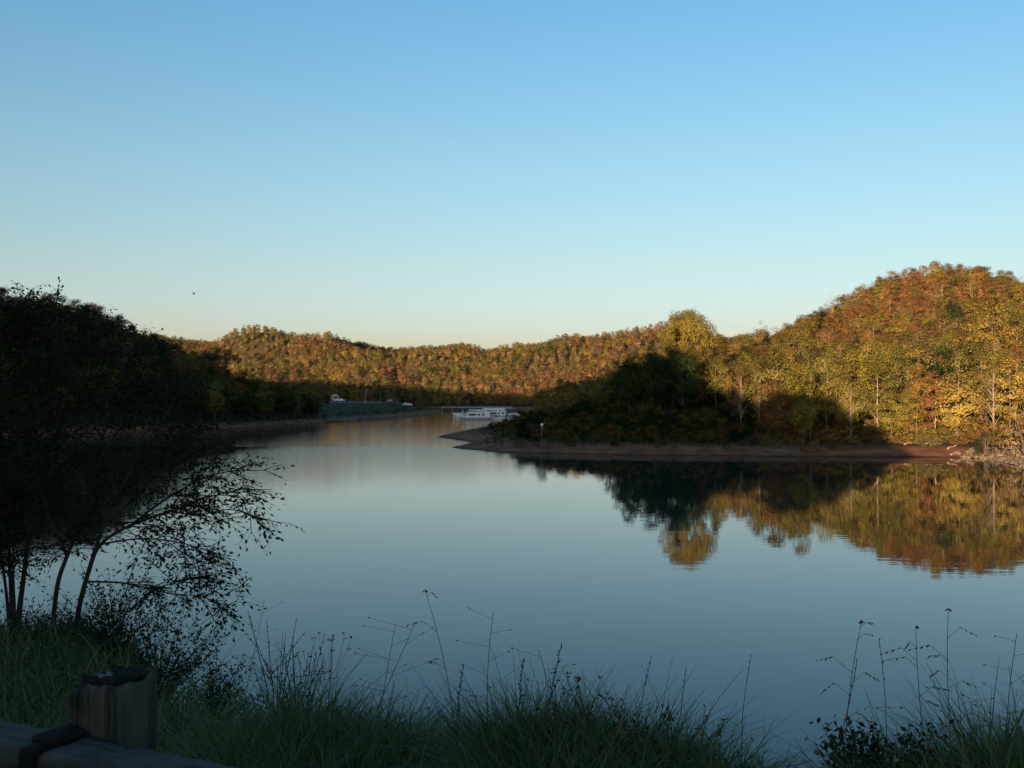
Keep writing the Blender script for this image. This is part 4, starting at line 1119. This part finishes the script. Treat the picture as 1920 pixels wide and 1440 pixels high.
near_tree('leaning_tree', 'darker crooked tree just left of the long leaning bough', (105, 1130), 13.6, [
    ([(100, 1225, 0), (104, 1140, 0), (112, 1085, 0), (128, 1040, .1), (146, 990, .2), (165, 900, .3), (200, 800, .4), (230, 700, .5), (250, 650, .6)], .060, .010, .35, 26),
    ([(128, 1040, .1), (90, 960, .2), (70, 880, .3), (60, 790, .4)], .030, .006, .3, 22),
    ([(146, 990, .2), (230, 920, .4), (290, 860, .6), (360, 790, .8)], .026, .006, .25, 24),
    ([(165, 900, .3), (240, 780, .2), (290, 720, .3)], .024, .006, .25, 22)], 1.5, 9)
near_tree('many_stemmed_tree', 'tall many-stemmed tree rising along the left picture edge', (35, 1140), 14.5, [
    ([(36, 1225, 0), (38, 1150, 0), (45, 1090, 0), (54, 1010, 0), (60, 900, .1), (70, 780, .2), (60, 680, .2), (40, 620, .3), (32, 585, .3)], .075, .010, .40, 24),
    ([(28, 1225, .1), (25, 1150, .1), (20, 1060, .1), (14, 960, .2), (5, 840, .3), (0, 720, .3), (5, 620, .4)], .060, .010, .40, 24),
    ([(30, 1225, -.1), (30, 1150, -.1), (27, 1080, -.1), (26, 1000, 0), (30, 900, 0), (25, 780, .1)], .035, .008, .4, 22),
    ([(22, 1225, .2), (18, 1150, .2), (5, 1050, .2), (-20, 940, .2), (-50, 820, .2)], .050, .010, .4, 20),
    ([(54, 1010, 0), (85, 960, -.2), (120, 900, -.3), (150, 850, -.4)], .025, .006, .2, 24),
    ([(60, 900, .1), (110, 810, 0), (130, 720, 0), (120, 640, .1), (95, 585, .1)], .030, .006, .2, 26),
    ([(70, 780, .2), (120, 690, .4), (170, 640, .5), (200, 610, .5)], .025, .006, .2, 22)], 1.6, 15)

# ------------------------------------------------------------------ timber guard rail
def wood_mat(name, col, ax):
    m, nt, b = new_mat(name); L = nt.links.new
    tc = node(nt, 'ShaderNodeTexCoord'); mp = node(nt, 'ShaderNodeMapping'); L(tc.outputs['Object'], mp.inputs['Vector'])
    sc = [38, 38, 38]; sc[ax] = 1.6; mp.inputs['Scale'].default_value = sc
    n = node(nt, 'ShaderNodeTexNoise'); n.inputs['Scale'].default_value = 1.0; n.inputs['Detail'].default_value = 8; n.inputs['Roughness'].default_value = .65; L(mp.outputs[0], n.inputs['Vector'])
    r = ramp(nt, [(.36, tuple(c * .22 for c in col)), (.48, tuple(c * .8 for c in col)), (.62, col), (.78, tuple(c * 1.5 for c in col))]); L(n.outputs['Fac'], r.inputs[0])
    n2 = node(nt, 'ShaderNodeTexNoise'); n2.inputs['Scale'].default_value = 7; n2.inputs['Detail'].default_value = 5; L(tc.outputs['Object'], n2.inputs['Vector'])
    r2 = ramp(nt, [(.35, (.45, .5, .42)), (.6, (1, 1, 1))]); L(n2.outputs['Fac'], r2.inputs[0])
    mx = node(nt, 'ShaderNodeMix', data_type='RGBA', blend_type='MULTIPLY'); mx.inputs['Factor'].default_value = 1; L(r.outputs[0], mx.inputs['A']); L(r2.outputs[0], mx.inputs['B']); L(mx.outputs['Result'], b.inputs['Base Color'])
    bp = node(nt, 'ShaderNodeBump'); bp.inputs['Strength'].default_value = .9; bp.inputs['Distance'].default_value = .006; L(n.outputs['Fac'], bp.inputs['Height']); L(bp.outputs[0], b.inputs['Normal'])
    b.inputs['Roughness'].default_value = .9; b.inputs['Specular IOR Level'].default_value = .15
    return m
M_POST = wood_mat('weathered_post', (.088, .086, .072), 2)
M_BEAM = wood_mat('weathered_beam', (.070, .074, .070), 0)
M_ROT = plain('rotten_top', (.014, .012, .010), .95, .1, .6, 30)
M_LICHEN = plain('lichen', (.10, .11, .115), .9, .1, .5, 90)
M_IRON = plain('rusted_iron', (.008, .007, .007), .8, .2, .4, 20)
M_ZINC = plain('zinc_bolt', (.25, .30, .36), .45, .5, .2, 40, .6)
from mathutils import noise as mnoise
def rough_block(name, c, dims, mat, parent, amp=.004, bev=.008, top_amp=0.0, seed=0, res=.02):
    """a timber: finely gridded block with worn edges and uneven faces"""
    nx_, ny_, nz_ = [max(2, int(round(v / res))) for v in dims]
    idx, V, F = {}, [], []
    def vid(i, j, k):
        key = (i, j, k)
        if key not in idx:
            p = Vector(((i / nx_ - .5) * dims[0], (j / ny_ - .5) * dims[1], (k / nz_ - .5) * dims[2]))
            q = Vector([max(-(dims[a] / 2 - bev), min(dims[a] / 2 - bev, p[a])) for a in range(3)]); dlt = p - q
            if dlt.length > 1e-9: p = q + dlt.normalized() * min(bev, dlt.length)
            s = Vector(p) * 14 + Vector((seed * 7.1, 0, 0)); p = p + Vector(mnoise.noise_vector(s)) * amp
            if top_amp and k == nz_: p.z += mnoise.noise(Vector((p.x * 22, p.y * 22, seed))) * top_amp + mnoise.noise(Vector((p.x * 60, p.y * 60, seed))) * top_amp * .6
            idx[key] = len(V); V.append(p + Vector(c))
        return idx[key]
    for i in range(nx_):
        for j in range(ny_):
            F.append((vid(i, j, 0), vid(i, j + 1, 0), vid(i + 1, j + 1, 0), vid(i + 1, j, 0))); F.append((vid(i, j, nz_), vid(i + 1, j, nz_), vid(i + 1, j + 1, nz_), vid(i, j + 1, nz_)))
    for i in range(nx_):
        for k in range(nz_):
            F.append((vid(i, 0, k), vid(i + 1, 0, k), vid(i + 1, 0, k + 1), vid(i, 0, k + 1))); F.append((vid(i, ny_, k), vid(i, ny_, k + 1), vid(i + 1, ny_, k + 1), vid(i + 1, ny_, k)))
    for j in range(ny_):
        for k in range(nz_):
            F.append((vid(0, j, k), vid(0, j, k + 1), vid(0, j + 1, k + 1), vid(0, j + 1, k))); F.append((vid(nx_, j, k), vid(nx_, j + 1, k), vid(nx_, j + 1, k + 1), vid(nx_, j, k + 1)))
    return mesh_obj(name, V, F, mat, parent, True)
RZ = math.atan2(-.33, .685)
rail = empty('guard_rail', (-.945, 2.36, 6.3), RZ); tag(rail, 'weathered timber guard rail with rotten-topped post in the near grass', 'guard rail')
# local frame: x along the rail, -y towards the camera, z above 6.3; the beams' back face is y = 0
pz = 7.315 - 6.3
post = rough_block('post', (-.045, .082, pz / 2), (.112, .15, pz), M_POST, rail, .004, .010, .030, 1, .012)
rough_block('split_slab', (-.121, .076, pz / 2 - .012), (.034, .13, pz - .024), M_POST, rail, .004, .007, .014, 2, .010)
rough_block('rotten_cap', (-.047, .083, pz + .004), (.10, .135, .016), M_ROT, post, .004, .007, .014, 3, .007)
for lx, ly, s in ((-.072, .055, .015), (-.05, .065, .010), (-.022, .10, .012), (-.035, .05, .008)):
    rough_block('lichen_patch', (lx, ly, pz + .012), (s * 2, s * 1.1, .010), M_LICHEN, post, .006, .004, .008, int(s * 1000), .006)
bt = 7.203 - 6.3
def beam(x0, x1, seed, nm='beam'):
    return rough_block(nm, ((x0 + x1) / 2, -.070, bt - .13), (x1 - x0, .136, .26), M_BEAM, rail, .006, .014, .006, seed, .022)
beam(-1.9, -.100, 5); beam(-.062, 2.2, 6)
rough_block('joint_strap', (-.081, -.078, bt - .120), (.034, .155, .262), M_IRON, rail, .003, .006, 0, 7, .012)
rough_block('strap_head', (-.078, -.060, bt + .012), (.066, .10, .022), M_IRON, rail, .005, .008, .008, 8, .012)
for lx, lz in ((-.135, bt - .075), (-.020, bt - .070)):
    MB().tube([(lx, -.138, lz), (lx, -.150, lz), (lx, -.154, lz)], [.0125, .0125, .008], 12).build('bolt', M_ZINC, rail, False)

# ------------------------------------------------------------------ a bird far off
bp_ = P(363, 551, 120)
bird = MB()
bird.v = [Vector(p) for p in ((-.22, 0, 0), (.24, 0, .02), (.10, .05, .03), (.10, -.05, .03), (0, .06, -.04), (0, -.06, -.04), (.04, .42, .16), (-.08, .36, .13), (.04, -.42, .16), (-.08, -.36, .13), (-.30, .05, 0), (-.30, -.05, 0), (0, 0, .06))]
bird.f = [(1, 2, 12), (1, 12, 3), (1, 4, 2), (1, 3, 5), (1, 5, 4), (0, 12, 2, 4), (0, 5, 3, 12), (0, 4, 5), (2, 6, 7, 4), (3, 5, 9, 8), (0, 10, 11)]
bo = bird.build('bird', M_DARK); bo.location = bp_; bo.rotation_euler = (0.2, 0, 0.6); tag(bo, 'tiny dark bird flying above the wooded hill', 'bird')
